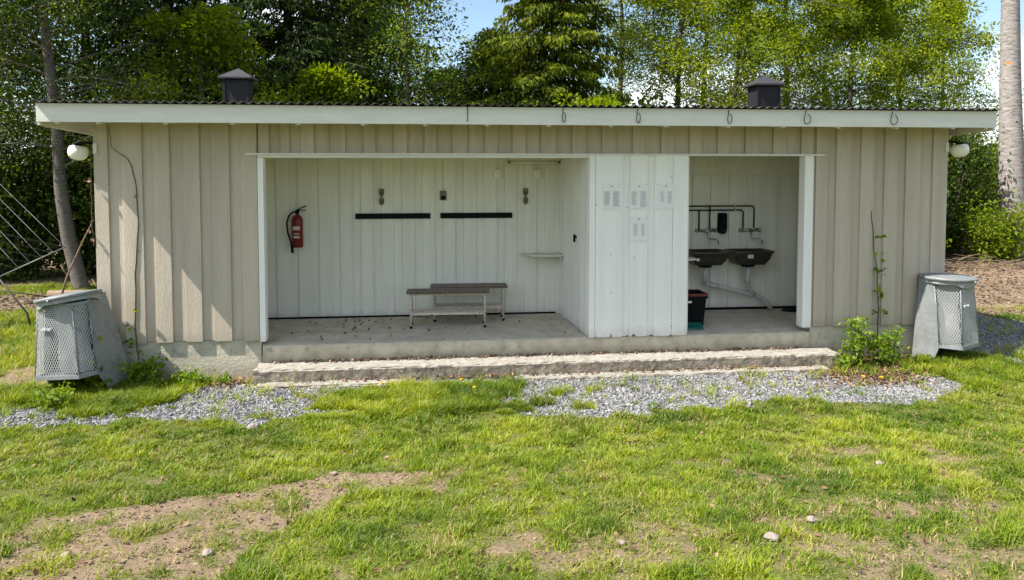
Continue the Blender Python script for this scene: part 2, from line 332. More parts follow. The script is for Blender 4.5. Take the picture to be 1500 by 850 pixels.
ground = link('ground', gme, ground_mat()); tag(ground, kind='structure')

# ------------------------------------------------------------------ the shelter building
B = empty('service_shelter', (0, 0, 0), 'long beige wooden shelter with open white bays on a concrete base', 'building')
ZB, ZT = .07, 2.68
def boards(mb, spans, y, z0, z1, t=.027, jit=.004):
    for a, b_ in spans:
        j = random.uniform(-jit, jit); mb.box(a, b_, y-t-j*.3, y, z0+random.uniform(-.008, .004), z1)
Lb = [(0, .15), (.30, .52), (.64, .82), (.97, 1.15), (1.28, 1.48), (1.61, 1.79)]
Rb = [(8.62, 8.78), (8.89, 9.10), (9.22, 9.41), (9.54, 9.73), (9.83, 10.03), (10.20, 10.4)]
hd = [1.93, 2.06, 2.16, 2.29, 2.44, 2.63, 2.8, 3.01, 3.15, 3.36, 3.52, 3.72, 3.86, 4.05, 4.23, 4.44, 4.59, 4.77, 4.93, 5.12, 5.3, 5.5, 5.67, 5.87, 6.04, 6.25, 6.4, 6.61, 6.77, 6.97, 7.13, 7.33, 7.48, 7.69, 7.86, 8.05, 8.22, 8.42]
Hb = [(hd[i-1], hd[i]) for i in range(2, len(hd), 2)] if False else [(hd[i], hd[i+1]) for i in range(1, len(hd)-1, 2)]
ZL = 2.25
def wall_panel(name, x0, x1, z0, z1, spans, label=None):
    mb = MB(); mb.box(x0+.002, x1-.002, .0, .09, z0, z1); boards(mb, spans, -.001, z0-.006, z1)
    o = mb.build(name, M['facade'], B, .003)
    if label: o['label'] = label
    return o
wall_panel('front_wall', 0, 1.80, ZB, ZT, Lb, 'beige board wall left of the open bay, sun on its lower boards')
wall_panel('front_wall', 8.60, 10.4, ZB, ZT, Rb, 'beige board wall right of the washing bay')
mb = MB(); mb.box(1.80, 8.60, .003, .09, ZL, ZT); boards(mb, [(1.81, 1.93)] + Hb + [(8.42, 8.58)], -.001, ZL+.003, ZT)
mb.build('header_wall', M['facade'], B, .003)
# side and rear walls (boards all round)
for nm, x0, x1 in (('side_wall', .0, .09), ('side_wall', 10.31, 10.4)):
    mb = MB(); mb.box(x0, x1, .092, 2.5, ZB, 2.57)
    for k in range(7):
        yy = .2+k*.34
        if x0 < 1: mb.box(-.022, -.001, yy, yy+.19, ZB-.01, 2.56)
        else: mb.box(10.401, 10.422, yy, yy+.19, ZB-.01, 2.56)
    mb.build(nm, M['facade'], B)
mb = MB(); mb.box(.0, 10.4, 2.502, 2.6, ZB, 2.57); mb.build('rear_wall', M['facade'], B)
# plinth
mb = MB()
mb.box(.01, 1.80, .012, .25, -.75, ZB-.004); mb.box(8.60, 10.39, .012, .25, -.75, ZB-.004)
mb.box(.01, .25, .252, 2.5, -.75, ZB-.004); mb.box(10.15, 10.39, .252, 2.5, -.75, ZB-.004); mb.box(.01, 10.39, 2.502, 2.59, -.75, ZB-.004)
mb.build('plinth', M['plinth'], B, .004)
def rough_slab(x0, x1, y0, y1, z0, z1, res, amp, seed, rnd=.02):
    """subdivided block whose edges are worn: built from a displaced box grid"""
    bm = bmesh.new(); nx, ny, nz_ = max(2, int((x1-x0)/res)), max(2, int((y1-y0)/res)), max(2, int((z1-z0)/res))
    cache = {}
    def vert(i, j, k):
        key = (i, j, k)
        if key not in cache:
            x, y, z = x0+(x1-x0)*i/nx, y0+(y1-y0)*j/ny, z0+(z1-z0)*k/nz_
            p = Vector((x, y, z)); nn = mnoise.noise(p*7+Vector((seed, 0, 0)))+.6*mnoise.noise(p*19+Vector((0, seed, 0)))
            ex = (i in (0, nx)) + (j == 0) + (k == nz_)
            d = Vector(((1 if i == 0 else -1 if i == nx else 0), 1 if j == 0 else 0, -1 if k == nz_ else 0))
            if d.length > 0: p += d*(amp*nn*.5 + (rnd*(1+.8*nn) if ex > 1 else 0))
            cache[key] = bm.verts.new(p)
        return cache[key]
    for i in range(nx):
        for k in range(nz_):
            bm.faces.new([vert(i, 0, k), vert(i+1, 0, k), vert(i+1, 0, k+1), vert(i, 0, k+1)])
            bm.faces.new([vert(i, ny, k+1), vert(i+1, ny, k+1), vert(i+1, ny, k), vert(i, ny, k)])
        for j in range(ny):
            bm.faces.new([vert(i, j, nz_), vert(i+1, j, nz_), vert(i+1, j+1, nz_), vert(i, j+1, nz_)])
    for j in range(ny):
        for k in range(nz_):
            bm.faces.new([vert(0, j+1, k), vert(0, j, k), vert(0, j, k+1), vert(0, j+1, k+1)])
            bm.faces.new([vert(nx, j, k), vert(nx, j+1, k), vert(nx, j+1, k+1), vert(nx, j, k+1)])
    me = bpy.data.meshes.new('slab'); bm.to_mesh(me); bm.free(); return me
sl = link('floor_slab', rough_slab(1.812, 8.588, -.03, .24, -.6, 0, .045, .008, 3, .008), M['concrete'], B)
mb = MB(); mb.box(.1, 10.3, .2405, 1.62, -.3, 0.0); mb.build('inner_floor', M['floor'], B)
# the front slab top is trowelled like the floor: give top faces the floor material
sl.data.materials.append(M['floor'])
for p_ in sl.data.polygons:
    if p_.normal.z > .8: p_.material_index = 1
# inner back wall with low boards
mb = MB(); mb.box(.1, 5.70, 1.545, 1.62, .0, 2.42); mb.box(5.565, 5.64, 1.515, 1.5445, .0, 2.42)
x = .55
while x < 5.5:
    w_ = random.uniform(.165, .185); mb.box(x, min(x+w_, 5.58), 1.523, 1.544, .025, 2.40); x += random.uniform(.275, .292)
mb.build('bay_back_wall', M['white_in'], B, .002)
mb = MB(); mb.box(6.96, 10.3, 1.545, 1.62, .03, 2.42)
x = 7.02
while x < 10.1:
    w_ = random.uniform(.165, .185); mb.box(x, x+w_, 1.521, 1.544, .035, 1.97); x += random.uniform(.27, .29)
mb.box(6.97, 10.3, 1.519, 1.5445, 1.975, 2.42)
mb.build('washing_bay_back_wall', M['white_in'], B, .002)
mb = MB(); mb.box(6.97, 10.3, 1.515, 1.544, .0, .030); mb.build('skirting', M['black'], B)
mb = MB(); mb.box(.12, 5.58, 1.518, 1.524, .0, .024); mb.build('skirting', M['black'], B)
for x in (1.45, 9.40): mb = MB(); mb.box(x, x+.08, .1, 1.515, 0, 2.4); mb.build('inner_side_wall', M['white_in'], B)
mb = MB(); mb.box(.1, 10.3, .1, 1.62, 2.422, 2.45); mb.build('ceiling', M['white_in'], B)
# closet between the bays
mb = MB(); mb.box(5.735, 6.95, -.02, .03, .0, 2.235)
for a, b_ in ((5.71, 5.785), (5.785+.004, 6.13), (6.22, 6.44), (6.53, 6.755), (6.759, 6.95)):
    mb.box(a, b_, -.045, -.021, random.uniform(-.004, .006), 2.235)
o = mb.build('closet_front_wall', M['white'], B, .003)
# closet left side: slanting boards, then door
def slat_wall(mb, p0, p1, t, z0, z1):
    d = Vector((p1[0]-p0[0], p1[1]-p0[1], 0)); L = d.length; a = math.atan2(d.y, d.x)
    M4 = Matrix.Translation((p0[0], p0[1], 0)) @ Matrix.Rotation(a, 4, 'Z'); mb.box(0, L, 0, t, z0, z1, M4=M4); return M4, L
mb = MB(); M4, L = slat_wall(mb, (5.72, .03), (5.615, 1.54), -.04, .0, 2.42)
mb.box(0, .20, .001, .018, .005, 2.235, M4=M4); mb.box(.23, .30, .001, .02, .005, 2.235, M4=M4); mb.box(1.08, 1.20, .001, .02, .0, 2.3, M4=M4)
mb.build('closet_side_wall', M['white'], B, .002)
mb = MB(); mb.box(.31, .53, .002, .014, .02, 2.2, M4=M4); mb.box(.545, 1.07, .002, .014, .02, 2.2, M4=M4); dr = mb.build('closet_door', M['white'], B, .002)
mb = MB(); mb.box(.50, .56, .016, .04, 1.17, 1.20, M4=M4); mb.box(.515, .53, .03, .055, 1.12, 1.22, M4=M4); mb.tube([M4 @ Vector((.56, .03, 1.20)), M4 @ Vector((.50, .05, 1.14))], .009); mb.build('latch', M['black'], dr)
mb = MB(); mb.box(6.952, 6.99, .031, 1.52, 0, 2.42); mb.build('closet_side_wall', M['white_in'], B)
# trims round the opening
mb = MB(); mb.box(1.67, 8.72, -.052, -.024, ZL-.02, ZL+.006); mb.box(1.80, 5.735, -.040, .1, 2.20, ZL-.021); mb.box(5.735, 8.6, -.040, .1, 2.237, ZL-.021)
mb.build('lintel_trim', M['fascia'], B, .002)
mb = MB(); mb.box(1.795, 1.86, -.03, .12, .045, 2.198); mb.build('jamb_trim', M['white'], B, .003)
mb = MB(); mb.box(8.47, 8.585, -.035, .12, .055, 2.235); mb.build('jamb_trim', M['white'], B, .003)
# roof: corrugated sheet, fascia, bargeboards, rafters
X0, X1, Y0, Y1, ZR, SL = -.31, 10.58, -.62, 2.95, 2.765, -.045
def roof_z(y): return ZR + (y-Y0)*SL
nx = int((X1-X0)/.0125); xs = np.linspace(X0-.02, X1+.02, nx+1); ys = np.array([Y0-.062, 0.5, 1.7, Y1+.04])
vv = []; 
for th in (0, -.004):
    for y in ys:
        for x in xs: vv.append((x, y, roof_z(y)+.013*math.cos(2*PI*x/.1)+.014+th))
n_ = nx+1; ff = []
for j in range(3):
    for i in range(nx):
        a = j*n_+i; ff.append((a, a+1, a+1+n_, a+n_)); c_ = a+4*n_; ff.append((c_+n_, c_+n_+1, c_+1, c_))
for i in range(nx): a = i; ff.append((a+4*n_, a+4*n_+1, a+1, a))
roof = link('roof', np_mesh('roof', vv, ff, None, True), M['roof'], B)
mb = MB(); mb.box(X0, X1, Y0, Y0+.025, 2.565, ZR-.004); mb.build('fascia', M['fascia'], B, .003)
def sheared(mb, x0, x1, y0, y1, zb, zt):
    vs = [(x, y, (zb if k == 0 else zt)+(y-Y0)*SL) for k in (0, 1) for x, y in ((x0, y0), (x1, y0), (x1, y1), (x0, y1))]
    mb.add(vs, [(3, 2, 1, 0), (4, 5, 6, 7), (0, 1, 5, 4), (1, 2, 6, 5), (2, 3, 7, 6), (3, 0, 4, 7)])
mb = MB(); sheared(mb, X0, X0+.025, Y0+.026, Y1, 2.535, ZR-.005); mb.build('bargeboard', M['fascia'], B)
mb = MB(); sheared(mb, X1-.025, X1, Y0+.026, Y1, 2.535, ZR-.005); mb.build('bargeboard', M['fascia'], B)
mb = MB(); sheared(mb, X0+.026, X1-.026, Y0+.027, Y1, ZR-.03, ZR-.014); mb.build('roof_deck', M['fascia'], B)
for x in [-.14, .27, .95, 1.64, 2.33, 3.03, 3.71, 4.4, 5.1, 5.82, 6.47, 7.21, 7.88, 8.56, 9.30, 10.02, 10.45]:
    mb = MB(); sheared(mb, x, x+.045, Y0+.03, -.03, 2.64, ZR-.032)
    vs = [(x, Y0+.03, 2.548), (x+.045, Y0+.03, 2.548), (x+.045, -.03, 2.60), (x, -.03, 2.60), (x, Y0+.03, 2.65), (x+.045, Y0+.03, 2.65), (x+.045, -.03, 2.65), (x, -.03, 2.65)]
    mb.add(vs, [(3, 2, 1, 0), (0, 1, 5, 4), (1, 2, 6, 5), (2, 3, 7, 6), (3, 0, 4, 7)])
    mb.build('rafter', M['fascia'], B)
# two roof vents
for cx, cw in ((1.31, .30), (8.48, .325)):
    mb = MB(); mb.box(cx-cw/2, cx+cw/2, 1.05, 1.05+cw, 2.64, 3.22); mb.box(cx-cw/2-.012, cx-cw/2+.02, 1.038, 1.06, 2.66, 3.2); mb.box(cx+cw/2-.02, cx+cw/2+.012, 1.038, 1.06, 2.66, 3.2)
    ch = mb.build('vent_stack', M['vent'], B, .004)
    cy = 1.05+cw/2; w_ = cw/2+.06; h0 = 3.225
    vs = [(cx-w_, cy-w_, h0), (cx+w_, cy-w_, h0), (cx+w_, cy+w_, h0), (cx-w_, cy+w_, h0), (cx-w_, cy-w_, h0+.025), (cx+w_, cy-w_, h0+.025), (cx+w_, cy+w_, h0+.025), (cx-w_, cy+w_, h0+.025), (cx, cy, h0+.155)]
    mb = MB(); mb.add(vs, [(3, 2, 1, 0), (0, 1, 5, 4), (1, 2, 6, 5), (2, 3, 7, 6), (3, 0, 4, 7), (4, 5, 8), (5, 6, 8), (6, 7, 8), (7, 4, 8)])
    mb.build('vent_cap', M['cap'], ch, .003)
    mb = MB(); mb.box(cx-cw/2-.05, cx+cw/2+.05, 1.0, 1.05+cw+.05, 2.70, 2.725); mb.build('flashing', M['cap'], ch)
# ------------------------------------------------------------------ concrete steps
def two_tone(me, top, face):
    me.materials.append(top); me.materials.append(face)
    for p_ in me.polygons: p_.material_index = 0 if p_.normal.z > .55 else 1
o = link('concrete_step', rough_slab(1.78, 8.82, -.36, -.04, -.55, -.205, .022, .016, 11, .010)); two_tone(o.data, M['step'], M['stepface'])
tag(o, 'long rough concrete step with a pitted dark front below the shelter floor', 'step')
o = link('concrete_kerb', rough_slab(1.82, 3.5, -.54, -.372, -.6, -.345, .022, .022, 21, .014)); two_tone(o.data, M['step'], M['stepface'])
tag(o, 'short rounded concrete footing at the left end of the step, beside gravel', 'kerb')
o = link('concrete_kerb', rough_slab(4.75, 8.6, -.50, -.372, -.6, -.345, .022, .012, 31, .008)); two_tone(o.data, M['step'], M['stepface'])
tag(o, 'long thin flat concrete slab along the foot of the step, right of the grass tuft', 'kerb')

# ------------------------------------------------------------------ wall lamps
def wall_lamp(cx, cz, s_, label):
    t = empty('wall_lamp', (cx, -.02, cz), label, 'lamp', 'wall lamps at the gable ends')
    mb = MB(); mb.lathe([(.02, -.092), (.06, -.083), (.092, -.055), (.106, -.015), (.106, .02), (.095, .055), (.06, .074), (.02, .078)], 24, Matrix.Rotation(R(10*s_), 4, 'Y'))
    mb.build('globe', M['lamp'], t)
    mb = MB(); mb.tube([(0, .02, .07), (0, .04, .10), (s_*.06, .08, .11), (s_*.19, .12, .09)], .014); mb.lathe([(.05, .066), (.055, .085), (.03, .1)], 14); mb.build('bracket', M['black'], t)
    mb = MB(); mb.box(s_*.19-.02, s_*.19+.02, -.03, .10, -.02, .10); mb.build('wall_plate', M['fascia'], t, .004)
wall_lamp(-.165, 2.26, 1, 'white globe wall lamp by the left gable, above the bin with ivy')
wall_lamp(10.565, 2.31, -1, 'white globe wall lamp by the right gable, facing the aspen trunk')

# ------------------------------------------------------------------ bay fittings
t = empty('fire_extinguisher', (1.99, 1.44, 1.0), 'red fire extinguisher with black hose on the white back wall', 'fire extinguisher')
mb = MB(); mb.lathe([(.0, .0), (.068, .0), (.074, .012), (.074, .37), (.066, .41), (.04, .435), (.022, .445), (.022, .465)], 20); mb.build('cylinder', M['red'], t)
mb = MB(); mb.box(-.045, .045, -.0765, -.0735, .24, .29); mb.box(-.04, .04, -.0765, -.0735, .13, .16)
for k in range(4): mb.box(-.03+k*.017, -.02+k*.017, -.0768, -.0735, .175, .20)
mb.build('label_plate', M['label'], t)
mb = MB(); mb.box(-.025, .025, -.02, .02, .465, .50); mb.box(-.02, .12, -.012, .012, .50, .512, M4=Matrix.Translation((0, 0, 0)) @ Matrix.Rotation(R(0), 4, 'Y')); mb.tube([(-.02, 0, .5), (.12, 0, .565)], .008); mb.build('valve_handle', M['black'], t)
mb = MB(); mb.tube([(-.02, 0, .48), (-.06, -.01, .48), (-.11, -.02, .43), (-.135, -.03, .33), (-.12, -.04, .2), (-.08, -.05, .08), (-.06, -.06, .0), (-.06, -.06, -.06)], .012); mb.tube([(-.065, -.06, .04), (-.058, -.06, -.07)], .018); mb.build('hose', M['black'], t)
mb = MB(); mb.box(-.05, .05, .072, .10, .28, .36); mb.build('wall_bracket', M['black'], t)
for a, b_, lb in ((2.76, 3.79, 'left black backrest rail on the white back wall, under the diamond plates'), (3.93, 4.94, 'right black backrest rail on the white back wall, ending below the double plate')):
    mb = MB(); mb.box(a, b_, 1.50, 1.530, 1.375, 1.45); o = mb.build('backrest_rail', M['black'], None, .004); tag(o, lb, 'rail', 'backrest rails')
def diamond_plate(cx, cz, label, dbl=True):
    mb = MB(); pr = [(.02, .115), (.035, .10), (.036, .04), (.012, .0), (.034, -.035), (.034, -.085), (.015, -.115)]
    prof = [(x_, z_) for x_, z_ in pr] + [(-x_, z_) for x_, z_ in pr[::-1]]
    n_ = len(prof); vs = [(cx+x_, 1.502, cz+z_) for x_, z_ in prof] + [(cx+x_, 1.53, cz+z_) for x_, z_ in prof]
    mb.add(vs, [tuple(range(n_)), tuple(range(n_, 2*n_))[::-1]] + [(i+n_, (i+1) % n_+n_, (i+1) % n_, i) for i in range(n_)])
    o = empty('coat_hook', (0, 0, 0), label, 'hook'); mb.build('plate', M['brass'], o)
    for dz in (.06, -.055): mb = MB(); mb.tube([(cx, 1.50, cz+dz), (cx, 1.47, cz+dz-.02), (cx, 1.455, cz+dz+.005)], .007); mb.build('peg', M['darkwire'], o)
    mb = MB(); mb.tube([(cx, 1.525, cz+.11), (cx+.004, 1.525, 2.38)], .004, 5); mb.build('cord', M['fascia'], o)
diamond_plate(3.12, 1.68, 'brown double plate hook above the left black rail')
diamond_plate(5.13, 1.68, 'brown double plate hook right of the black rails, under the junction box')
t = empty('wall_switch', (3.97, 1.5, 1.70), 'small grey switch box on the white wall above the right black rail', 'switch')
mb = MB(); mb.box(-.045, .045, .0, .028, -.07, .06); mb.build('box', M['brass'], t, .006); mb = MB(); mb.box(-.03, .03, -.006, -.001, -.06, -.01); mb.build('rocker', M['black'], t, .003)
mb = MB(); mb.tube([(0, .025, .06), (0, .025, .68)], .004, 5); mb.build('cord', M['fascia'], t)
for cx, lb in ((4.73, 'white junction box nearer the switch, high on the back wall'), (5.29, 'white junction box under the tube light, high on the back wall')):
    mb = MB(); mb.box(cx-.055, cx+.055, 1.485, 1.53, 1.93, 2.06); tag(mb.build('junction_box', M['white_in'], None, .008), lb, 'box', 'junction boxes')
t = empty('tube_light', (5.25, 1.45, 2.17), 'unlit white tube light under the ceiling of the left bay', 'lamp')
mb = MB(); mb.box(-.36, .36, .0, .07, .01, .05); mb.build('housing', M['white_in'], t, .004); mb = MB(); mb.tube([(-.34, .03, -.012), (.34, .03, -.012)], .014); mb.build('tube', M['lamp'], t)
for x in (-.37, .345): mb = MB(); mb.box(x, x+.025, .01, .06, -.03, .009); mb.build('end_cap', M['brass'], t)
t = empty('corner_shelf', (5.05, 1.2, .85), 'small white shelf in the corner beside the closet door', 'shelf')
mb = MB(); mb.add([(.0, .33, 0), (.12, .06, 0), (.56, .0, 0), (.56, .33, 0), (.0, .33, .025), (.12, .06, .025), (.56, .0, .025), (.56, .33, .025)], [(3, 2, 1, 0), (4, 5, 6, 7), (0, 1, 5, 4), (1, 2, 6, 5), (2, 3, 7, 6), (3, 0, 4, 7)]); mb.build('board', M['white_in'], t)
mb = MB(); mb.box(.52, .55, .04, .3, -.05, -.002); mb.build('bracket', M['white_in'], t)
# notices: laminated A4 sheets with two faded text columns each
def notice(cx, cz, w, h, cols, rows, label, seed):
    rr = random.Random(seed)
    t = empty('notice', (cx, -.047, cz), label, 'notice', 'laminated notices on the white closet wall')
    mb = MB(); mb.box(-w/2, w/2, -.002, 0, -h/2, h/2); mb.build('sheet', M['paper'], t)
    for c0, c1, z0, z1 in cols:
        mb = MB(); z = z1
        while z > z0:
            x = c0+rr.uniform(0, .01)
            e = c1 - rr.uniform(0, .35)*(c1-c0)
            while x < e:
                ww = rr.uniform(.006, .02); mb.box(x, min(x+ww, c1), -.0032, -.0021, z-.0032, z); x += ww+.004
            z -= rows
        mb.build('text_column', M['ink'], t)
    mb = MB(); mb.box(-.008, .012, -.0032, -.0021, h/2-.035, h/2-.022); mb.build('letterhead', M['ink'], t)
    mb = MB()
    for k in range(6): mb.box(-w*.33+k*.022, -w*.33+k*.022+rr.uniform(.006, .016), -.0032, -.0021, -h/2+.018, -h/2+.021)
    mb.build('footer_line', M['ink'], t)
    for sx in (-1, 1):
        for sz in (-1, 1): mb = MB(); mb.box(sx*(w/2-.008)-.003, sx*(w/2-.008)+.003, -.004, -.002, sz*(h/2-.008)-.003, sz*(h/2-.008)+.003); mb.build('pin', M['darkwire'], t)
notice(5.985, 1.725, .225, .32, [(-.095, -.015, -.10, .07), (.015, .10, -.115, .07)], .0075, 'notice with two dense text columns, leftmost sheet on the closet', 1)
notice(6.325, 1.725, .225, .32, [(-.095, -.02, -.10, .07), (.02, .10, -.125, .07)], .009, 'notice with uneven text columns, upper middle sheet on the closet', 2)
notice(6.665, 1.725, .22, .32, [(-.07, -.02, -.06, .065), (.02, .08, -.08, .065)], .010, 'notice with two short text columns, rightmost sheet on the closet', 3)
notice(6.325, 1.325, .225, .32, [(-.07, -.01, -.08, .07), (.03, .08, -.08, .07)], .010, 'lower notice on the closet, hung alone under the upper middle one', 4)
for x, z in ((5.80, 1.63), (6.18, 1.60), (6.74, 1.97), (5.98, 1.02), (6.28, .98), (6.44, 1.63), (5.99, .55), (6.75, .12), (5.75, .09)): mb = MB(); mb.lathe([(.0, 0), (.006, 0), (.006, .004), (0, .005)], 8, Matrix.Translation((x, -.046, z)) @ Matrix.Rotation(R(90), 4, 'X')); mb.build('nail_head', M['darkwire'], B)
# weathered chips along the closet foot
mb = MB()
for x, w_, h_ in ((5.79, .02, .012), (5.98, .018, .045), (6.17, .05, .018), (6.25, .05, .03), (6.48, .04, .02), (6.73, .03, .014)):
    mb = MB(); mb.add([(x, -.0465, .0), (x+w_, -.0465, .0), (x+w_*.8, -.0465, h_*.7), (x+w_*.3, -.0465, h_), (x, -.0485, .0), (x+w_, -.0485, .0), (x+w_*.8, -.0485, h_*.7), (x+w_*.3, -.0485, h_)], [(0, 3, 2, 1)[::-1], (4, 5, 6, 7), (0, 1, 5, 4), (1, 2, 6, 5), (2, 3, 7, 6), (3, 0, 4, 7)]); mb.build('rot_chip', M['seat'], B)
# benches
def bench(loc, rz, Lb_, label):
    t = empty('bench', loc, label, 'bench', 'low benches in the open bay', rz)
    w = .30; h = .475
    mb = MB(); mb.box(-.06, Lb_+.06, -.01, .135, h-.022, h); mb.box(-.06, Lb_+.06, .155, w+.01, h-.022, h); mb.build('seat', M['seat'], t, .006)
    for x in (0, Lb_):
        for s_ in (0, 1):
            y0 = .015 if s_ == 0 else w-.015; yi = .06 if s_ == 0 else w-.06
            mb = MB(); mb.tube([(x, y0, .02), (x, y0, .36), (x, y0+(yi-y0)*.35, .415), (x, yi, .44), (x, w/2, .442)], .0145); lg = mb.build('leg', M['frame'], t)
            mb = MB(); mb.tube([(x, y0, .0), (x, y0, .03)], .018); mb.build('foot', M['black'], lg)
    mb = MB(); mb.box(0, Lb_, .02, .035, .17, .20); mb.box(0, Lb_, w-.035, w-.02, .17, .20)
    for k in range(3): mb.box(.0, Lb_, .06+k*.07, .10+k*.07, .19, .203)
    mb.build('lower_rack', M['frame'], t)
    mb = MB(); mb.box(0, Lb_, .04, .055, h-.05, h-.023); mb.box(0, Lb_, w-.055, w-.04, h-.05, h-.023); mb.build('rail', M['frame'], t)
bench((3.53, .70, 0), R(-1.5), .96, 'brown topped bench with chipped cream legs, nearer the floor edge')
bench((3.84, 1.10, 0), R(-1.5), .93, 'brown topped bench pushed against the white wall, behind the other')

# ------------------------------------------------------------------ washing bay
def sink(x0, x1, label):
    t = empty('sink', ((x0+x1)/2, 1.5, .90), label, 'sink', 'steel wash basins on the wall'); w = (x1-x0)/2
    mb = MB(); d = .42
    def ring(a, y0, y1, z, r=.06):
        P = []
        for (cx, cy, a0) in ((a-r, y0+r, -90), (a-r, y1-r, 0), (-a+r, y1-r, 90), (-a+r, y0+r, 180)):
            for q in range(5): an = R(a0+q*22.5); P.append((cx+r*math.cos(an), cy+r*math.sin(an), z))
        return P
    rings = [ring(w-.08, -d+.10, -.03, -.20), ring(w-.03, -d+.05, -.01, -.12), ring(w-.012, -d+.02, 0, -.03), ring(w+.008, -d, .02, -.02), ring(w+.008, -d, .02, 0), ring(w-.03, -d+.04, -.03, 0.0), ring(w-.10, -d+.12, -.08, -.16)]
    n_ = 20; vs = [p for r_ in rings for p in r_]; fs = [(i*n_+k, i*n_+(k+1) % n_, (i+1)*n_+(k+1) % n_, (i+1)*n_+k) for i in range(len(rings)-1) for k in range(n_)]
    fs += [tuple(range(n_))[::-1], tuple((len(rings)-1)*n_+k for k in range(n_))]
    mb.add(vs, fs, True); mb.build('bowl', M['sink'], t)
    mb = MB(); mb.lathe([(.09, -.235), (.10, -.22), (.10, -.20)], 16, Matrix.Translation((-.02, -.2, 0))); mb.build('drain_flange', M['black'], t)
    return t
s1 = sink(7.43, 7.99, 'steel wash basin at left, partly behind the small white bracket shelf')
s2 = sink(8.05, 8.64, 'steel wash basin at right, above the bend of the drain pipe')
mb = MB(); mb.box(-.12, -.04, -.445, -.43, -.09, -.04); mb.build('sticker', M['label'], s2)
def tap(cx, label):
    t = empty('mixer_tap', (cx, 1.50, 1.17), label, 'tap', 'wall mixer taps above the basins')
    mb = MB(); mb.tube([(-.12, 0, 0), (.12, 0, 0)], .02); mb.tube([(0, .03, .0), (0, -.05, 0)], .028); mb.build('body', M['chrome'], t)
    for s_ in (-1, 1): mb = MB(); mb.lathe([(.0, 0), (.028, 0), (.03, .03), (.012, .04)], 10, Matrix.Translation((s_*.13, 0, 0)) @ Matrix.Rotation(R(90*s_), 4, 'Y')); mb.build('wall_union', M['chrome'], t)
    mb = MB(); mb.tube([(0, -.05, .01), (.09, -.07, .035)], .009); mb.build('handle', M['chrome'], t)
    mb = MB(); mb.tube([(0, -.05, -.02), (.0, -.06, -.10), (.03, -.08, -.115), (.10, -.13, -.115), (.125, -.145, -.14), (.13, -.15, -.19)], .010); mb.build('spout', M['chrome'], t)
tap(7.78, 'chrome mixer tap above the left basin, left of the soap dispenser')
tap(8.44, 'chrome mixer tap above the right basin')
def arcpath(pts, r=.05):
    out_ = [Vector(pts[0])]
    for i in range(1, len(pts)-1):
        a, b_, c_ = Vector(pts[i-1]), Vector(pts[i]), Vector(pts[i+1]); u = (a-b_).normalized()*r; v = (c_-b_).normalized()*r
        for q in range(6): s_ = q/5; out_.append((b_+u)*(1-s_)**2 + b_*2*s_*(1-s_) + (b_+v)*s_**2)
    out_.append(Vector(pts[-1])); return out_
t = empty('water_pipes', (7.7, 1.5, 1.5), 'dark copper supply pipes running along the wall to both taps', 'pipes')
I = lambda L_: [(x-7.7, y-1.5, z-1.5) for x, y, z in L_]
mb = MB(); mb.tube(arcpath(I([(7.0, 1.5, 1.525), (8.50, 1.5, 1.525), (8.50, 1.5, 1.20)])), .011); mb.tube(arcpath(I([(7.83, 1.5, 1.52), (7.83, 1.5, 1.18)])), .011); mb.build('upper_pipe', M['copper'], t)
mb = MB(); mb.tube(arcpath(I([(7.0, 1.5, 1.465), (8.335, 1.5, 1.465), (8.335, 1.5, 1.20)])), .011); mb.tube(arcpath(I([(7.67, 1.5, 1.46), (7.67, 1.5, 1.18)])), .011); mb.build('lower_pipe', M['copper'], t)
mb = MB(); mb.box(.50, .52, -.02, .03, -.05, .045); mb.build('pipe_clip', M['pvc'], t)
t = empty('soap_dispenser', (8.01, 1.47, 1.28), 'black soap dispenser on the wall between the two taps', 'dispenser')
mb = MB(); mb.add([(sx*x_, y_, z_) for z_, x_ in ((-.155, .035), (-.11, .055), (-.08, .06), (.13, .06), (.145, .05)) for sx, y_ in ((-1, -.04), (1, -.04), (1, .05), (-1, .05))],
    [(i*4+k, i*4+(k+1) % 4, (i+1)*4+(k+1) % 4, (i+1)*4+k) for i in range(4) for k in range(4)] + [(3, 2, 1, 0), (16, 17, 18, 19)]); mb.build('housing', M['black'], t, .008)
mb = MB(); mb.box(-.03, .03, -.05, -.041, -.13, -.09); mb.build('push_plate', M['vent'], t)
t = empty('drain_pipe', (8.2, 1.4, .2), 'pale grey plastic drain pipe sloping from the basins to the floor', 'pipes')
J = lambda L_: [(x-8.2, y-1.4, z-.2) for x, y, z in L_]
mb = MB(); mb.tube(J([(7.70, 1.30, .68), (7.70, 1.34, .40)]), .03); mb.tube(J([(7.70, 1.34, .56), (7.70, 1.34, .48)]), .038); mb.build('trap', M['pvc'], t)
mb = MB(); mb.tube(J([(8.34, 1.30, .68), (8.34, 1.34, .44), (8.40, 1.38, .30), (8.48, 1.40, .24)]), .03); mb.tube(J([(8.34, 1.32, .56), (8.40, 1.30, .60)]), .018); mb.tube(J([(8.34, 1.33, .50), (8.34, 1.335, .43)]), .038); mb.build('trap', M['pvc'], t)
mb = MB(); mb.tube(arcpath(J([(7.68, 1.36, .425), (8.60, 1.42, .20), (8.76, 1.42, -.0)]), .12), .032); mb.tube(J([(7.80, 1.37, .395), (7.92, 1.37, .365)]), .039); mb.build('run', M['pvc'], t)
t = empty('bracket_shelf', (7.0, .62, .86), 'small white bracket shelf fixed to the closet side in the washing bay', 'shelf')
mb = MB(); mb.box(.0, .30, -.10, .10, 0, .02); mb.build('board', M['white_in'], t, .003); mb = MB(); mb.tube([(.27, -.11, .01), (.31, -.11, .01)], .02); mb.build('knob', M['label'], t)
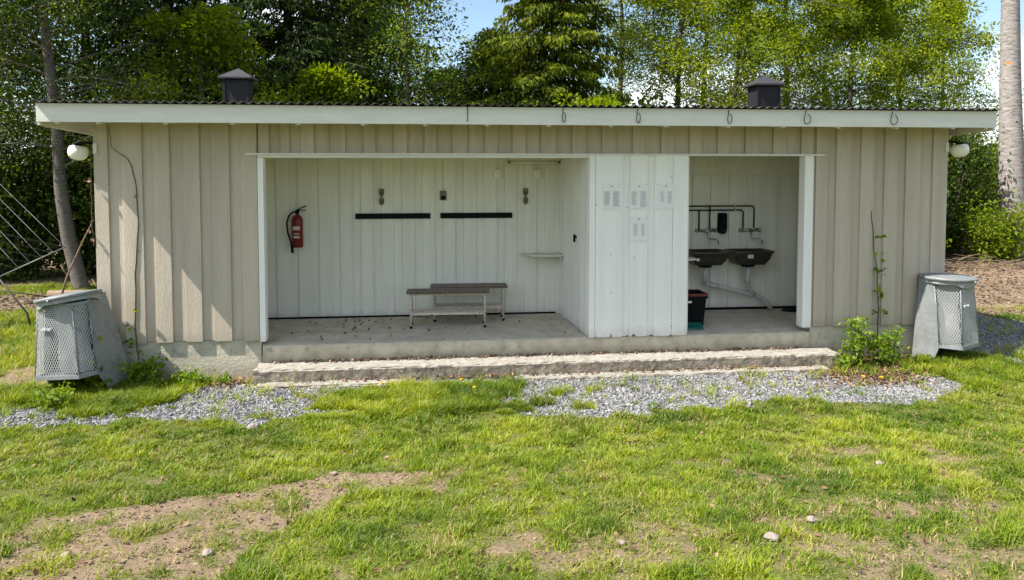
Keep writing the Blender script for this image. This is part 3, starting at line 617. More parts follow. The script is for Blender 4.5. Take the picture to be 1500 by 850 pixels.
mb = MB(); mb.add([(0, -.09, -.24), (0, -.09, -.19), (.13, -.09, -.005), (.17, -.09, -.005), (0, -.07, -.24), (0, -.07, -.19), (.13, -.07, -.005), (.17, -.07, -.005)], [(0, 3, 2, 1), (4, 5, 6, 7), (0, 4, 7, 3), (1, 2, 6, 5), (0, 1, 5, 4), (2, 3, 7, 6)]); mb.build('brace', M['white_in'], t)
t = empty('storage_crate', (7.06, .42, 0), 'black plastic crate with a dark red rim beside the closet', 'crate')
mb = MB(); sh = lambda s_, z: [(-.22*s_+.1, -.16*s_+.2, z), (.24*s_+.1, -.16*s_+.2, z), (.24*s_+.1, .18*s_+.2, z), (-.22*s_+.1, .18*s_+.2, z)]
rg = [sh(.86, .0), sh(.98, .36), sh(1.06, .365), sh(1.06, .42), sh(.98, .42), sh(.80, .03)]
mb.add([p for r_ in rg for p in r_], [(i*4+k, i*4+(k+1) % 4, (i+1)*4+(k+1) % 4, (i+1)*4+k) for i in range(5) for k in range(4)] + [(3, 2, 1, 0), (20, 21, 22, 23)]); mb.build('box', M['black'], t)
mb = MB(); o_ = sh(1.075, .395); i_ = sh(1.0, .395); o2 = sh(1.075, .428); i2 = sh(1.0, .428)
mb.add(o_+i_+o2+i2, [(k, (k+1) % 4, (k+1) % 4+8, k+8) for k in range(4)] + [(k+8, (k+1) % 4+8, (k+1) % 4+12, k+12) for k in range(4)] + [(k+12, (k+1) % 4+12, (k+1) % 4+4, k+4) for k in range(4)]); mb.build('rim', M['cratered'], t)
mb = MB(); mb.box(.08, .13, .02, .03, .31, .335); mb.build('sticker', M['paper'], t)
t = empty('dustpan', (7.06, .23, 0), 'teal plastic dustpan lying on the concrete in front of the crate', 'dustpan')
mb = MB(); mb.add([(0, 0, .01), (.22, -.02, .01), (.24, .16, .01), (0, .16, .01), (0, 0, .025), (.22, -.02, .025), (.24, .16, .07), (0, .16, .07)], [(3, 2, 1, 0), (4, 5, 6, 7), (0, 1, 5, 4), (1, 2, 6, 5), (2, 3, 7, 6), (3, 0, 4, 7)]); mb.build('pan', M['green'], t, .008)
mb = MB(); mb.tube([(.02, .08, .05), (-.10, .10, .06)], .018); mb.build('handle', M['green'], t)
mb = MB(); mb.lathe([(0, 0), (.28, .0), (.29, .012), (.27, .022), (0, .024)], 28, sy=.45); o = mb.build('floor_mat', M['black']); o.location = (9.15, 1.32, .002); tag(o, 'dark floor mat on the concrete at the right end of the washing bay', 'mat')

# ------------------------------------------------------------------ fascia wire loops
for i, (x, w, lb) in enumerate(((4.20, .004, 'thin dark wire hanging straight on the fascia, leftmost wire'), (5.28, .018, 'narrow wire loop on the fascia above the closet'), (6.14, .022, 'narrow wire loop on the fascia left of the middle of the washing bay'), (7.22, .026, 'narrow wire loop on the fascia left of the right roof vent'), (8.16, .042, 'open wire loop on the fascia nearly under the right roof vent'), (9.24, .045, 'open wire loop on the fascia, rightmost of the wires'))):
    mb = MB(); q = .03
    pts = [(0, -.0, .085), (-.5*w, -.008, .04)] + [(w*math.cos(a)*1.0+w*.2, -.012-.004*math.sin(a), -.015+.055*math.sin(a)) for a in [PI*.75+2*PI*k/16 for k in range(15)]]
    if i == 0: pts = [(0, 0, .10), (.002, -.006, .02), (-.003, -.008, -.07)]
    mb.tube(pts, .0045, 6); o = mb.build('wire_loop', M['darkwire']); o.location = (x, Y0-.008, 2.665); tag(o, lb, 'wire', 'wire loops on the fascia')

# ------------------------------------------------------------------ bins
def lin(a, b_, s_): return tuple(a[i]+(b_[i]-a[i])*s_ for i in range(3))
def quadmesh(mb, a, b_, c_, d, nu, nv, wd=.0028):
    """diamond wire mesh on quad a-b (bottom) d-c (top)"""
    A, B_, C_, D_ = map(Vector, (a, b_, c_, d)); nrm = (B_-A).cross(D_-A).normalized()
    P = lambda u, v: (A*(1-u)+B_*u)*(1-v) + (D_*(1-u)+C_*u)*v
    for sgn in (1, -1):
        for k in range(-nv, nu+nv):
            # line u*nu = k + sgn*v*nv  (diag)
            pts = []
            for q in range(13):
                v = q/12; u = (k + (v*nv*.5 if sgn > 0 else (1-v)*nv*.5))/nu
                pts.append((u, v))
            seg = [p for p in pts if -1e-6 <= p[0] <= 1.0]
            if len(seg) < 2: continue
            dd = (P(seg[-1][0], seg[-1][1])-P(seg[0][0], seg[0][1])).normalized(); sdv = dd.cross(nrm).normalized()*wd
            a0, a1 = P(*seg[0]), P(*seg[-1]); off = nrm*.001*sgn; th = nrm*.0015
            mb.add([a0-sdv+off-th, a0+sdv+off-th, a1+sdv+off-th, a1-sdv+off-th, a0-sdv+off+th, a0+sdv+off+th, a1+sdv+off+th, a1-sdv+off+th], [(3, 2, 1, 0), (4, 5, 6, 7), (0, 1, 5, 4), (1, 2, 6, 5), (2, 3, 7, 6), (3, 0, 4, 7)])
def bin_(loc, rz, tilt, bot, top, label, lidtilt, h=1.0, seed=0, label2=None):
    """bot/top: six plan points, P0..P3 mesh front (left to right), P4,P5 back"""
    t = empty('litter_bin', loc, label, 'bin', 'galvanised litter bins at the ends of the shelter', rz); t.rotation_euler.y = tilt
    zm = .16; zt = h-.05
    def pt(i, z):
        s_ = z/zt; return (bot[i][0]*(1-s_)+top[i][0]*s_, bot[i][1]*(1-s_)+top[i][1]*s_, z)
    # rear sheet-metal shell
    mb = MB(); th = .004
    # side flares: front lower corners slope back to the ground
    for a, b_ in ((3, 4), (4, 5), (5, 0)):
        A, B_ = pt(a, zm), pt(b_, zm); a0, b0 = pt(a, -.06), pt(b_, -.06)
        if a == 3: a0 = lin(a0, b0, .28)
        if b_ == 0: b0 = lin(b0, a0, .28)
        q = [a0, b0, B_, A]; q2 = [A, B_, pt(b_, zt), pt(a, zt)]
        for Q in (q, q2):
            n_ = (Vector(Q[1])-Vector(Q[0])).cross(Vector(Q[3])-Vector(Q[0])).normalized()*th
            mb.add([Vector(v) for v in Q]+[Vector(v)-n_ for v in Q], [(0, 1, 2, 3), (7, 6, 5, 4), (0, 4, 5, 1), (1, 5, 6, 2), (2, 6, 7, 3), (3, 7, 4, 0)])
    mb.build('shell', M['galv'], t)
    mb = MB()
    for i in range(3):
        a, b_ = pt(i, zm+.02), pt(i+1, zm+.02); c_, d = pt(i+1, zt-.06), pt(i, zt-.06); Lw = (Vector(a)-Vector(b_)).length
        quadmesh(mb, a, b_, c_, d, max(4, int(Lw/.027)), int((zt-zm)/.027))
    fr = mb.build('mesh_front', M['mesh'], t)
    mb = MB()
    for i in range(3):
        for z0, z1, e in ((zm-.012, zm+.025, 1.03), (zt-.065, zt-.035, 1.012)):
            a, b_, c_, d = pt(i, z0), pt(i+1, z0), pt(i+1, z1), pt(i, z1)
            n_ = (Vector(b_)-Vector(a)).cross(Vector(d)-Vector(a)).normalized()*.008
            vs = [Vector((v[0], v[1], v[2])) for v in (a, b_, c_, d)]; mb.add([v+n_ for v in vs]+[v-n_ for v in vs], [(0, 1, 2, 3), (7, 6, 5, 4), (0, 4, 5, 1), (1, 5, 6, 2), (2, 6, 7, 3), (3, 7, 4, 0)])
    for i in (0, 1, 2, 3): mb.tube([pt(i, zm), pt(i, zt-.03)], .006, 6)
    mb.build('frame_strip', M['galv'], t)
    mb = MB(); P = [pt(i, zm-.014) for i in range(6)]; n_ = 6; mb.add([Vector(v)*1 for v in P]+[Vector(v)+Vector((0, 0, .006)) for v in P], [tuple(range(6))[::-1], tuple(range(6, 12))]+[(i, (i+1) % 6, (i+1) % 6+6, i+6) for i in range(6)])
    mb.build('bottom_plate', M['galv'], t)
    cxm = sum(p_[0] for p_ in top)/6; cym = sum(p_[1] for p_ in top)/6
    # lid
    ML = Matrix.Translation((cxm, cym, h-.02)) @ Matrix.Rotation(lidtilt[0], 4, 'X') @ Matrix.Rotation(lidtilt[1], 4, 'Y')
    mb = MB(); mb.lathe([(.322, -.035), (.329, -.032), (.329, -.006), (.324, .0), (.314, .002), (.29, -.002), (.27, .004), (.15, .016), (.0, .02)], 40, ML); ld = mb.build('lid', M['galv'], t)
    mb = MB(); mb.tube([ML @ Vector((-.05, .31, .0)), ML @ Vector((.05, .31, .0))], .014); mb.tube([ML @ Vector((-.0, -.33, -.02)), ML @ Vector((0, -.343, -.05))], .012); mb.build('hinge', M['galv'], ld)
    # plastic bag: skirt under the lid and sack inside
    rr = random.Random(seed); mb = MB(); n_ = 60; vs = []; ph = [rr.uniform(0, 6) for _ in range(4)]
    for z_, r_, am in ((-.02, .298, .0), (-.045, .305, .006), (-.075, .303, .012)):
        for k in range(n_):
            a = 2*PI*k/n_; f = math.sin(a*7+ph[0])*.5+math.sin(a*13+ph[1])*.3; v = Vector(((r_+am*f)*math.cos(a), (r_+am*f)*math.sin(a), z_-(.03*max(0, math.sin(a*2+ph[2])+.3*math.sin(a*5+ph[3])) if am > .01 else 0)))
            v = ML @ v; vs.append(v)
    mb.add(vs, [(i*n_+k, i*n_+(k+1) % n_, (i+1)*n_+(k+1) % n_, (i+1)*n_+k) for i in range(2) for k in range(n_)], True); mb.build('bag_cuff', M['bag'], t)
    mb = MB(); vs = []; rows = 26
    for j in range(rows):
        s_ = j/(rows-1); z_ = zt-.05-(zt-.05-zm-.02)*s_
        for k in range(n_):
            a = 2*PI*k/n_; p = Vector((math.cos(a)*1.5+seed, math.sin(a)*1.5, z_*5)); f = mnoise.noise(p*1.3)*.6+mnoise.noise(p*3.1)*.35
            r_ = (.225 - .03*math.sin(s_*PI*1.2) - .06*max(0, s_-.82)/.18) + .045*f
            vs.append((cxm+.05+r_*math.cos(a)*.92, cym+.02+r_*math.sin(a)*.9, z_))
    mb.add(vs, [((i+1)*n_+k, (i+1)*n_+(k+1) % n_, i*n_+(k+1) % n_, i*n_+k) for i in range(rows-1) for k in range(n_)] + [tuple((rows-1)*n_+k for k in range(n_))[::-1]], True); mb.build('bag', M['bag'], t)
    mb = MB(); a, b_ = pt(1, .68), pt(2, .68); q = lin(a, b_, .28); n_v = Vector((0, -1, 0)); mb.box(q[0]-.055, q[0]+.055, q[1]-.03, q[1]-.002, .665, .69); mb.tube([Vector(q)+Vector((0, -.02, .0)), Vector(q)+Vector((0, -.045, .0))], .012); mb.build('catch', M['mesh'], t)
    return t
topL = [(-.26, -.06), (-.21, -.24), (.17, -.26), (.26, -.12), (.25, .22), (-.24, .22)]
botL = [(-.32, -.12), (-.28, -.33), (.25, -.35), (.34, -.18), (.44, .28), (-.36, .30)]
bin_((-.07, -.36, gz1(-.1, -.3)+.04), R(-10), R(-4), botL, topL, 'leaning galvanised litter bin with ivy on its mesh, at the left corner', (R(-3), R(-6)), 1.03, 2)
topR = [(-.25, .02), (-.14, -.24), (.17, -.24), (.26, -.07), (.23, .22), (-.22, .22)]
botR = [(-.32, -.12), (-.22, -.34), (.22, -.34), (.32, -.10), (.34, .26), (-.31, .24)]
bin_((10.28, -.22, gz1(10.28, -.2)+.03), R(27), R(0), botR, topR, 'upright galvanised litter bin with torn bag cuff, at the right corner', (R(1), R(1)), 1.03, 5)

# ------------------------------------------------------------------ clothes line at the left edge
t = empty('rotary_clothes_line', (-3.1, 3.2, 0), 'grey metal clothes line frame with five taut wires, left of the shelter', 'clothes line')
T = lambda L_: [(x+3.1, y-3.2, z) for x, y, z in L_]
hub = (-3.1, 3.2, .26)
mb = MB(); mb.tube(T([(-3.1, 3.2, -.6), (-3.1, 3.2, 1.9)]), .022); mb.build('pole', M['wire'], t)
arms = [(-1.71, 3.0, .88), (-3.1, 5.0, .88), (-4.5, 3.3, .88), (-3.1, 1.2, .88)]
arms = [(-1.71, 3.0, .88), (-3.75, 4.9, 1.95), (-4.5, 3.3, 1.8), (-3.6, 1.3, 1.7)]
for a in arms:
    mb = MB(); mb.tube(T([hub, a]), .010); mb.build('arm', M['wire'], t)
mb = MB(); mb.tube(T([hub, (-2.03, 3.1, .11)]), .010); mb.tube(T([(-2.68, 3.0, .44), (-2.28, 3.0, -.12), (-2.22, 3.0, -.37)]), .014); mb.build('stay', M['darkwire'], t)
mb = MB()
for k in range(5):
    s_ = 1-k*.13
    ends = [tuple(hub[i]+(a[i]-hub[i])*s_ for i in range(3)) for a in arms]
    for q in range(4): mb.tube(T([ends[q], ends[(q+1) % 4]]), .0035, 5)
mb.build('line_wire', M['wire'], t)

# ------------------------------------------------------------------ foliage tools
def leaves_mesh(name, C, size, seed, up=.5, aspect=1.6, jit=.4, rbase=None, fold=True):
    """leaf-shaped (pointed, folded) faces at centres C"""
    r = np.random.default_rng(seed); n = len(C)
    C = np.asarray(C, float); s_ = size*(1+jit*(r.random(n)-.5)*2)
    d = r.normal(size=(n, 3)); d[:, 2] -= .25; d /= np.linalg.norm(d, axis=1)[:, None]
    nn = r.normal(size=(n, 3)); nn[:, 2] = np.abs(nn[:, 2])+up; e = np.cross(d, nn); e /= np.linalg.norm(e, axis=1)[:, None]+1e-9
    L_ = (s_*.5)[:, None]*d; Wd = (s_*.5/aspect)[:, None]*e; nrm = np.cross(e, d)*(s_*.10)[:, None]
    V = np.empty((n, 4, 3)); V[:, 0] = C-L_; V[:, 1] = C+Wd+nrm-L_*.1; V[:, 2] = C+L_; V[:, 3] = C-Wd+nrm-L_*.1
    F = np.arange(n*4).reshape(n, 4)
    rb = r.random(n) if rbase is None else np.clip(rbase+.25*(r.random(n)-.5), 0, 1)
    return np_mesh(name, V.reshape(-1, 3), F, {'rnd': np.repeat(rb, 4)})

def tree(name, x, y, h, tr, label, cat, crown, kind, nleaf, lsize, lmat, bark, seed, lean=(0, 0), path=None, group=None, branches=26, droop=.1, clump=.28, nclump=6, z0=None):
    """crown: (zlow, radius, shape) shape 'oval'|'wide'|'cone'|'low'."""
    rr = random.Random(seed); r = np.random.default_rng(seed); zg = gz1(x, y) if z0 is None else z0
    t = empty(name, (x, y, zg), label, cat, group)
    if path is None:
        path = []; wob = rr.uniform(0, 6)
        for k in range(9):
            s_ = k/8; path.append(Vector((lean[0]*s_*h+.12*math.sin(s_*5+wob)*s_**.5, lean[1]*s_*h+.1*math.sin(s_*4+wob*2)*s_, s_*h-.1)))
    else: path = [Vector(p) for p in path]
    np_ = len(path)
    def P(s_):
        f = s_*(np_-1); i = min(int(f), np_-2); return path[i].lerp(path[i+1], f-i)
    mb = MB(); mb.tube(path, [tr*(1.15 if k == 0 else 1)*(1-.8*k/(np_-1))+.012 for k in range(np_)], 10)
    zlow, rad, shape = crown; cl = []; hh = path[-1].z
    for b_ in range(branches):
        s_ = zlow/hh + (1-zlow/hh)*((b_+rr.random())/branches)**.9; s_ = min(.985, s_); p0 = P(s_); q = (s_*hh-zlow)/(hh-zlow)
        if shape == 'oval': rl = rad*(.35+.9*math.sin(PI*min(1, q*.85+.12)))*.8
        elif shape == 'wide': rl = rad*math.sqrt(max(.05, 1-(q*1.0)**2))
        else: rl = rad*(1-.75*q)
        rl *= rr.uniform(.7, 1.15); a = rr.uniform(0, 2*PI) if shape != 'cone' else b_*2.4
        up_ = rr.uniform(.15, .7)
        d = Vector((math.cos(a), math.sin(a), up_)); pts = [p0]; cur = p0.copy()
        ns = 6
        for k in range(ns):
            cur = cur + (d*(rl/ns)); d.z -= droop+rr.uniform(-.05, .05); d.x += rr.uniform(-.15, .15); d.y += rr.uniform(-.15, .15); pts.append(cur.copy())
        br = max(.007, tr*.20*(1-s_*.7)); mb.tube(pts, [br*(1-.8*k/ns)+.003 for k in range(ns+1)], 5, False)
        for k in range(nclump):
            i = rr.randint(2, ns); c_ = pts[i] + Vector((rr.gauss(0, 1), rr.gauss(0, 1), rr.gauss(0, .7)))*rl*.20
            mb.tube([pts[i], pts[i].lerp(c_, .6)+Vector((0, 0, .03)), c_], [.006, .004, .002], 4, False)
            cl.append((c_, rr.uniform(.6, 1.2)*clump, rr.random()))
    tk = mb.build('trunk', bark, t)
    cl_w = np.array([c[1]**2 for c in cl]); cl_w /= cl_w.sum(); ids = r.choice(len(cl), nleaf, p=cl_w)
    cc_ = np.array([c[0] for c in cl]); cs = np.array([c[1] for c in cl]); cb = np.array([c[2] for c in cl])
    off = r.normal(size=(nleaf, 3)); off /= np.maximum(1, np.linalg.norm(off, axis=1)[:, None]/1.6); off[:, 2] *= .75
    C = cc_[ids]+off*cs[ids][:, None]
    C = C[C[:, 2]+zg > zg+.05]; ids = ids[:len(C)]
    me = leaves_mesh('crown', C, lsize, seed, rbase=.02+.55*cb[ids]+.43*r.random(len(C)))
    link('crown', me, lmat, t)
    return t

def spruce(x, y, h, label, seed, rad=2.4, zlow=1.0, n=26000, young=False, dens=1.0, group=None, trunk_r=.16):
    rr = random.Random(seed); r = np.random.default_rng(seed); zg = gz1(x, y)
    t = empty('spruce_tree', (x, y, zg), label, 'tree', group)
    mb = MB(); mb.tube([(0, 0, -.1), (.03, .02, h*.3), (0, 0, h*.6), (0, 0, h)], [trunk_r*1.1, trunk_r*.85, trunk_r*.5, .01], 10)
    C = []; D = []; SH = []; nb = int((h-zlow)/.30*6)
    for b_ in range(nb):
        z = zlow+(h-zlow)*(b_/nb) + rr.uniform(-.1, .1); q = (z-zlow)/(h-zlow); rl = rad*(1-q)**.8*rr.uniform(.65, 1.15)+.15
        a = b_*1.07+rr.uniform(-.3, .3); d = Vector((math.cos(a), math.sin(a), .15)); cur = Vector((0, 0, z)); pts = [cur.copy()]; ns = 7
        for k in range(ns):
            cur = cur+d*(rl/ns); d.z += -.13 if k < 4 else .06; pts.append(cur.copy())
        mb.tube(pts, [.022*(1-.8*k/ns)+.002 for k in range(ns+1)], 4, False)
        per = int(n/nb*(.3+.7*(1-q))*1.4); shade = rr.random()
        side = Vector((-math.sin(a), math.cos(a), 0))
        for k in range(per):
            s_ = rr.random()**.75*ns; i = min(int(s_), ns-1); p = pts[i].lerp(pts[i+1], s_-i); wd = (.12+.22*rl/2*(1-abs(s_/ns-.45)))
            u = rr.uniform(-1, 1); v = rr.random()**1.4
            p = p + side*u*wd*1.2 + Vector((0, 0, -v*wd*1.0*(1.2-abs(u)*.5)+.02))
            C.append(p); dd = d.normalized()*.5+side*u*.9+Vector((0, 0, -.35-.9*v)) + Vector((rr.gauss(0, .25), rr.gauss(0, .25), rr.gauss(0, .2))); D.append(dd.normalized())
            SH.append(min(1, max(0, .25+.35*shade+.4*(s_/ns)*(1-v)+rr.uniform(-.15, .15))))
    mb.build('trunk', M['bark_dark'], t)
    C = np.array(C); D = np.array(D); m_ = len(C); ln = .085*(1+.5*(r.random(m_)-.5)); nn = r.normal(size=(m_, 3)); e = np.cross(D, nn); e /= np.linalg.norm(e, axis=1)[:, None]
    L_ = D*ln[:, None]; Wd = e*.020
    V = np.empty((m_, 4, 3)); V[:, 0] = C-L_-Wd*.6; V[:, 1] = C-L_*.0+Wd*1.4; V[:, 2] = C+L_; V[:, 3] = C-L_*.0-Wd*1.4
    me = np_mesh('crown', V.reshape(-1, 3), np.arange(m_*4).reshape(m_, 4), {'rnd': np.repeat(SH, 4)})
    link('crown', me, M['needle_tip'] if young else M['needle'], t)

def shrub(x, y, rx, ry, h, nleaf, lsize, lmat, label, seed, stems=14, name='shrub', group=None, z=None, spread=.16):
    rr = random.Random(seed); r = np.random.default_rng(seed); zg = gz1(x, y) if z is None else z
    t = empty(name, (x, y, zg), label, 'shrub', group); mb = MB(); cl = []
    for b_ in range(stems):
        a = rr.uniform(0, 2*PI); q = rr.random()**.5; ex, ey = math.cos(a)*q*rx, math.sin(a)*q*ry; hh = h*rr.uniform(.65, 1.08)*(1-.35*q*q)
        pts = [Vector((ex*.25, ey*.25, -.02)), Vector((ex*.6, ey*.6, hh*.45)), Vector((ex*.9, ey*.9, hh*.8)), Vector((ex, ey, hh))]
        mb.tube(pts, [max(.004, h*.012)*w for w in (1, .7, .45, .2)], 5, False)
        k_ = max(4, int(h*4.5))
        for k in range(k_):
            s_ = (k+rr.random())/k_*2.95; i = min(2, int(s_)); p = pts[i].lerp(pts[i+1], s_-i)
            cl.append((p+Vector((rr.gauss(0, 1)*rx*.16, rr.gauss(0, 1)*ry*.16, rr.gauss(0, .05*h))), spread*rr.uniform(.6, 1.4), rr.random()))
    mb.build('stem', M['twig'], t)
    ids = r.integers(0, len(cl), nleaf); cc_ = np.array([c[0] for c in cl]); cs = np.array([c[1] for c in cl]); cb = np.array([c[2] for c in cl])
    off = r.normal(size=(nleaf, 3)); C = cc_[ids]+off*cs[ids][:, None]*np.array([1, 1, .8]); k_ = C[:, 2] > .015; C = C[k_]; ids = ids[k_]
    link('foliage', leaves_mesh('foliage', C, lsize, seed, rbase=.1+.5*cb[ids]+.4*r.random(len(C))), lmat, t)
    return t

# ------------------------------------------------------------------ trees behind the shelter
AB = 'trees behind the shelter'
tree('birch_tree', -3.04, 6.5, 9.5, .155, 'leaning birch with curved grey trunk beyond the clothes line', 'tree', (3.9, 2.3, 'oval'), 0, 34000, .075, M['leaf_dark'], M['bark_birch'], 101,
     path=[(.05, 0, -.1), (0, 0, .1), (-.2, 0, 1.05), (-.31, 0, 1.9), (-.35, 0, 3.05), (-.46, 0, 4.4), (-.55, 0, 5.7), (-.5, .1, 7.5), (-.4, .2, 9.5)], group=AB, branches=44, nclump=8)
tree('birch_tree', -5.6, 8.2, 9, .12, 'slim dark birch at the far left edge of the wood', 'tree', (1.2, 2.2, 'oval'), 0, 34000, .09, M['leaf_dark'], M['bark_dark'], 102, group=AB, branches=50, nclump=8, clump=.32)
tree('birch_tree', -4.3, 9.8, 10, .13, 'tall birch with airy crown between the leaning birch and the dark spruce', 'tree', (1.8, 2.2, 'oval'), 0, 38000, .08, M['leaf_dark'], M['bark_dark'], 103, group=AB, branches=50, nclump=8, clump=.32)
spruce(.30, 10.4, 13, 'tall dark spruce with brown trunk behind the left roof vent', 111, 3.1, 1.5, 46000, group=AB, trunk_r=.17)
spruce(-2.6, 10.6, 13, 'dark spruce with hanging boughs left of the bright maple', 112, 2.9, 1.5, 36000, group=AB)
spruce(2.0, 13.5, 14, 'dark spruce behind the thin trees left of the sky gap', 113, 2.6, 2.0, 30000, group=AB)
tree('maple_tree', -1.0, 8.0, 5.6, .09, 'bright green maple with sunlit leaves behind the left roof vent', 'tree', (2.0, 2.0, 'wide'), 0, 13000, .092, M['leaf_maple'], M['bark_dark'], 121, group=AB, branches=36, clump=.17, nclump=8)
tree('maple_tree', 1.15, 8.6, 4.6, .06, 'small bright maple just right of the left roof vent', 'tree', (2.0, 1.1, 'wide'), 0, 8000, .09, M['leaf_maple'], M['bark_dark'], 122, group=AB, branches=34, clump=.22)
tree('rowan_tree', 2.35, 10.5, 8.0, .10, 'thin pale trunk with light crown right of the dark spruce', 'tree', (2.2, 1.5, 'oval'), 0, 9500, .085, M['leaf_grey'], M['bark_dark'], 131, group=AB, lean=(-.02, 0), branches=44, nclump=8)
tree('rowan_tree', 3.55, 9.6, 7.6, .10, 'forked thin trunk with loose leaves at the left side of the sky gap', 'tree', (2.0, 1.5, 'oval'), 0, 9500, .085, M['leaf_grey'], M['bark_dark'], 132, group=AB, lean=(-.05, 0), branches=44, nclump=8)
tree('willow_tree', 5.6, 12.2, 5.7, .10, 'low pale green willow under the blue sky gap', 'tree', (1.8, 1.8, 'wide'), 0, 30000, .08, M['leaf_grey'], M['bark_dark'], 133, group=AB, branches=50, nclump=8)
tree('willow_tree', 4.4, 14.5, 5.2, .10, 'small distant willow low in the sky gap', 'tree', (2.0, 1.3, 'wide'), 0, 12000, .09, M['leaf_grey'], M['bark_dark'], 134, group=AB, branches=24)
spruce(7.0, 10.4, 10.5, 'young spruce with light green shoots right of the sky gap', 114, 2.7, 1.8, 48000, True, group=AB, trunk_r=.14)
tree('hazel_tree', 7.9, 8.8, 3.9, .05, 'low hazel bush in front of the young spruce, just over the roof', 'tree', (1.6, 1.3, 'wide'), 0, 10000, .09, M['leaf_maple'], M['bark_dark'], 123, group=AB, branches=34, clump=.2)
bspec = [(9.4, 13.0, 9.2, .09, 'birch with airy crown right behind the young spruce', 30000, 2.1), (10.9, 11.8, 9.4, .09, 'birch with sunlit crown left of the right roof vent', 34000, 2.1), (11.6, 9.6, 7.6, .075, 'nearest birch directly behind the right roof vent', 24000, 1.8),
         (13.6, 11.0, 9, .10, 'birch with dark knotted trunk right of the right roof vent', 34000, 2.2), (15.4, 10.6, 7.6, .09, 'full birch near the right end of the roof', 34000, 2.1), (17.3, 11.5, 7.2, .08, 'shorter birch stepping down toward the aspen trunk', 26000, 1.9), (19.8, 13.0, 7.0, .08, 'farthest low birch left of the aspen trunk', 22000, 2.1), (12.6, 14.5, 9.5, .10, 'birch deep in the wood behind the knotted one', 26000, 2.4), (16.8, 14.5, 7.5, .09, 'birch deep in the wood near the right end of the roof', 24000, 2.4)]
for i, (x, y, h, tr_, lb, n_, rd) in enumerate(bspec):
    tree('birch_tree', x, y, h, tr_, lb, 'tree', (1.5, rd, 'wide' if i in (2, 4, 5, 6) else 'oval'), 0, int(n_*.85), .078, M['leaf_birch'], M['bark_dark'] if i % 3 else M['bark_birch'], 140+i, group=AB, branches=50, clump=.22, nclump=8, droop=.12)
# big aspen at the right
tree('aspen_tree', 17.55, 7.5, 15, .36, 'thick grey aspen trunk with orange lichen at the right edge', 'tree', (10.2, 2.8, 'oval'), 0, 12000, .07, M['leaf_birch'], M['bark_aspen'], 161,
     path=[(.32, 0, -.4), (.18, 0, .1), (.10, 0, 1.0), (.03, 0, 2.5), (-.05, 0, 4.0), (-.12, 0, 6), (-.2, 0, 9), (-.2, .2, 12), (-.1, .2, 15)], group=AB, branches=22)
# shrub walls at both sides
HL = [(-6.6, 7.6, 2.6, 'leafy shrub at the far left edge, behind the clothes line'), (-5.0, 7.9, 3.3, 'tall dark shrub left of the leaning birch'), (-3.6, 8.2, 3.4, 'dark shrub right behind the leaning birch trunk'), (-2.2, 7.6, 3.0, 'dark shrub between the leaning birch and the left gable'), (-.8, 7.4, 3.0, 'dark shrub mostly hidden by the left gable')]
for i, (x, y, h, lb) in enumerate(HL): shrub(x, y, 1.15, .8, h, 13000, .095, M['leaf_dark'], lb, 170+i, 26, group='undergrowth left of the shelter', spread=.2)
HR = [(11.9, 7.6, 3.4, 'dark shrub just beyond the right gable'), (13.3, 7.2, 3.5, 'dense dark hedge shrub under the right wall lamp'), (14.6, 7.6, 3.5, 'dense hedge shrub left of the aspen trunk'), (15.9, 7.9, 3.6, 'hedge shrub touching the aspen trunk on its left'), (16.6, 8.6, 3.8, 'hedge shrub behind the aspen trunk'), (19.6, 8.6, 3.5, 'hedge shrub right of the aspen trunk')]
for i, (x, y, h, lb) in enumerate(HR): shrub(x, y, 1.2, .8, h, 15000, .09, M['leaf_dark'] if i < 5 else M['leaf_birch'], lb, 180+i, 24, group='hedge right of the shelter', spread=.2)
LR = [(12.3, 6.6, 'low sunlit shrub at the foot of the hedge, nearest the gable'), (14.4, 6.7, 'low sunlit shrub at the foot of the hedge, in the middle'), (16.9, 7.0, 'sunlit young shoots at the foot of the aspen')]
for i, (x, y, lb) in enumerate(LR): shrub(x, y, .9, .5, 1.3, 3600, .085, M['leaf_maple'], lb, 190+i, 16, group='low shoots along the hedge', spread=.17)
# deep wood behind, one mass
def far_wood():
    r = np.random.default_rng(5); n = 150000; x = r.uniform(-16, 30, n); y = r.uniform(15.5, 21, n)
    top = 3.4 + 3.2*fbm(x, y*.3, .35, 77, 3) + np.where((x > 3.2) & (x < 8.2), -1.6, 0)+np.where(x < 1.5, 2.6, 0) + np.where(x > 8, -1.0, 0) + np.where(x > 22, -.8, 0)
    z = r.random(n)**.8*top; cl = fbm(x*1.0, z+y, 1.3, 88, 3); k = cl > .42
    link_o = link('far_wood', leaves_mesh('far_wood', np.stack([x, y, z-.3], -1)[k], .17, 5, rbase=np.clip(cl[k]*1.3-.3, 0, 1)), M['leaf_dark'])
    tag(link_o, 'dark mass of leaves deep in the wood', 'wood', kind='stuff')
far_wood()
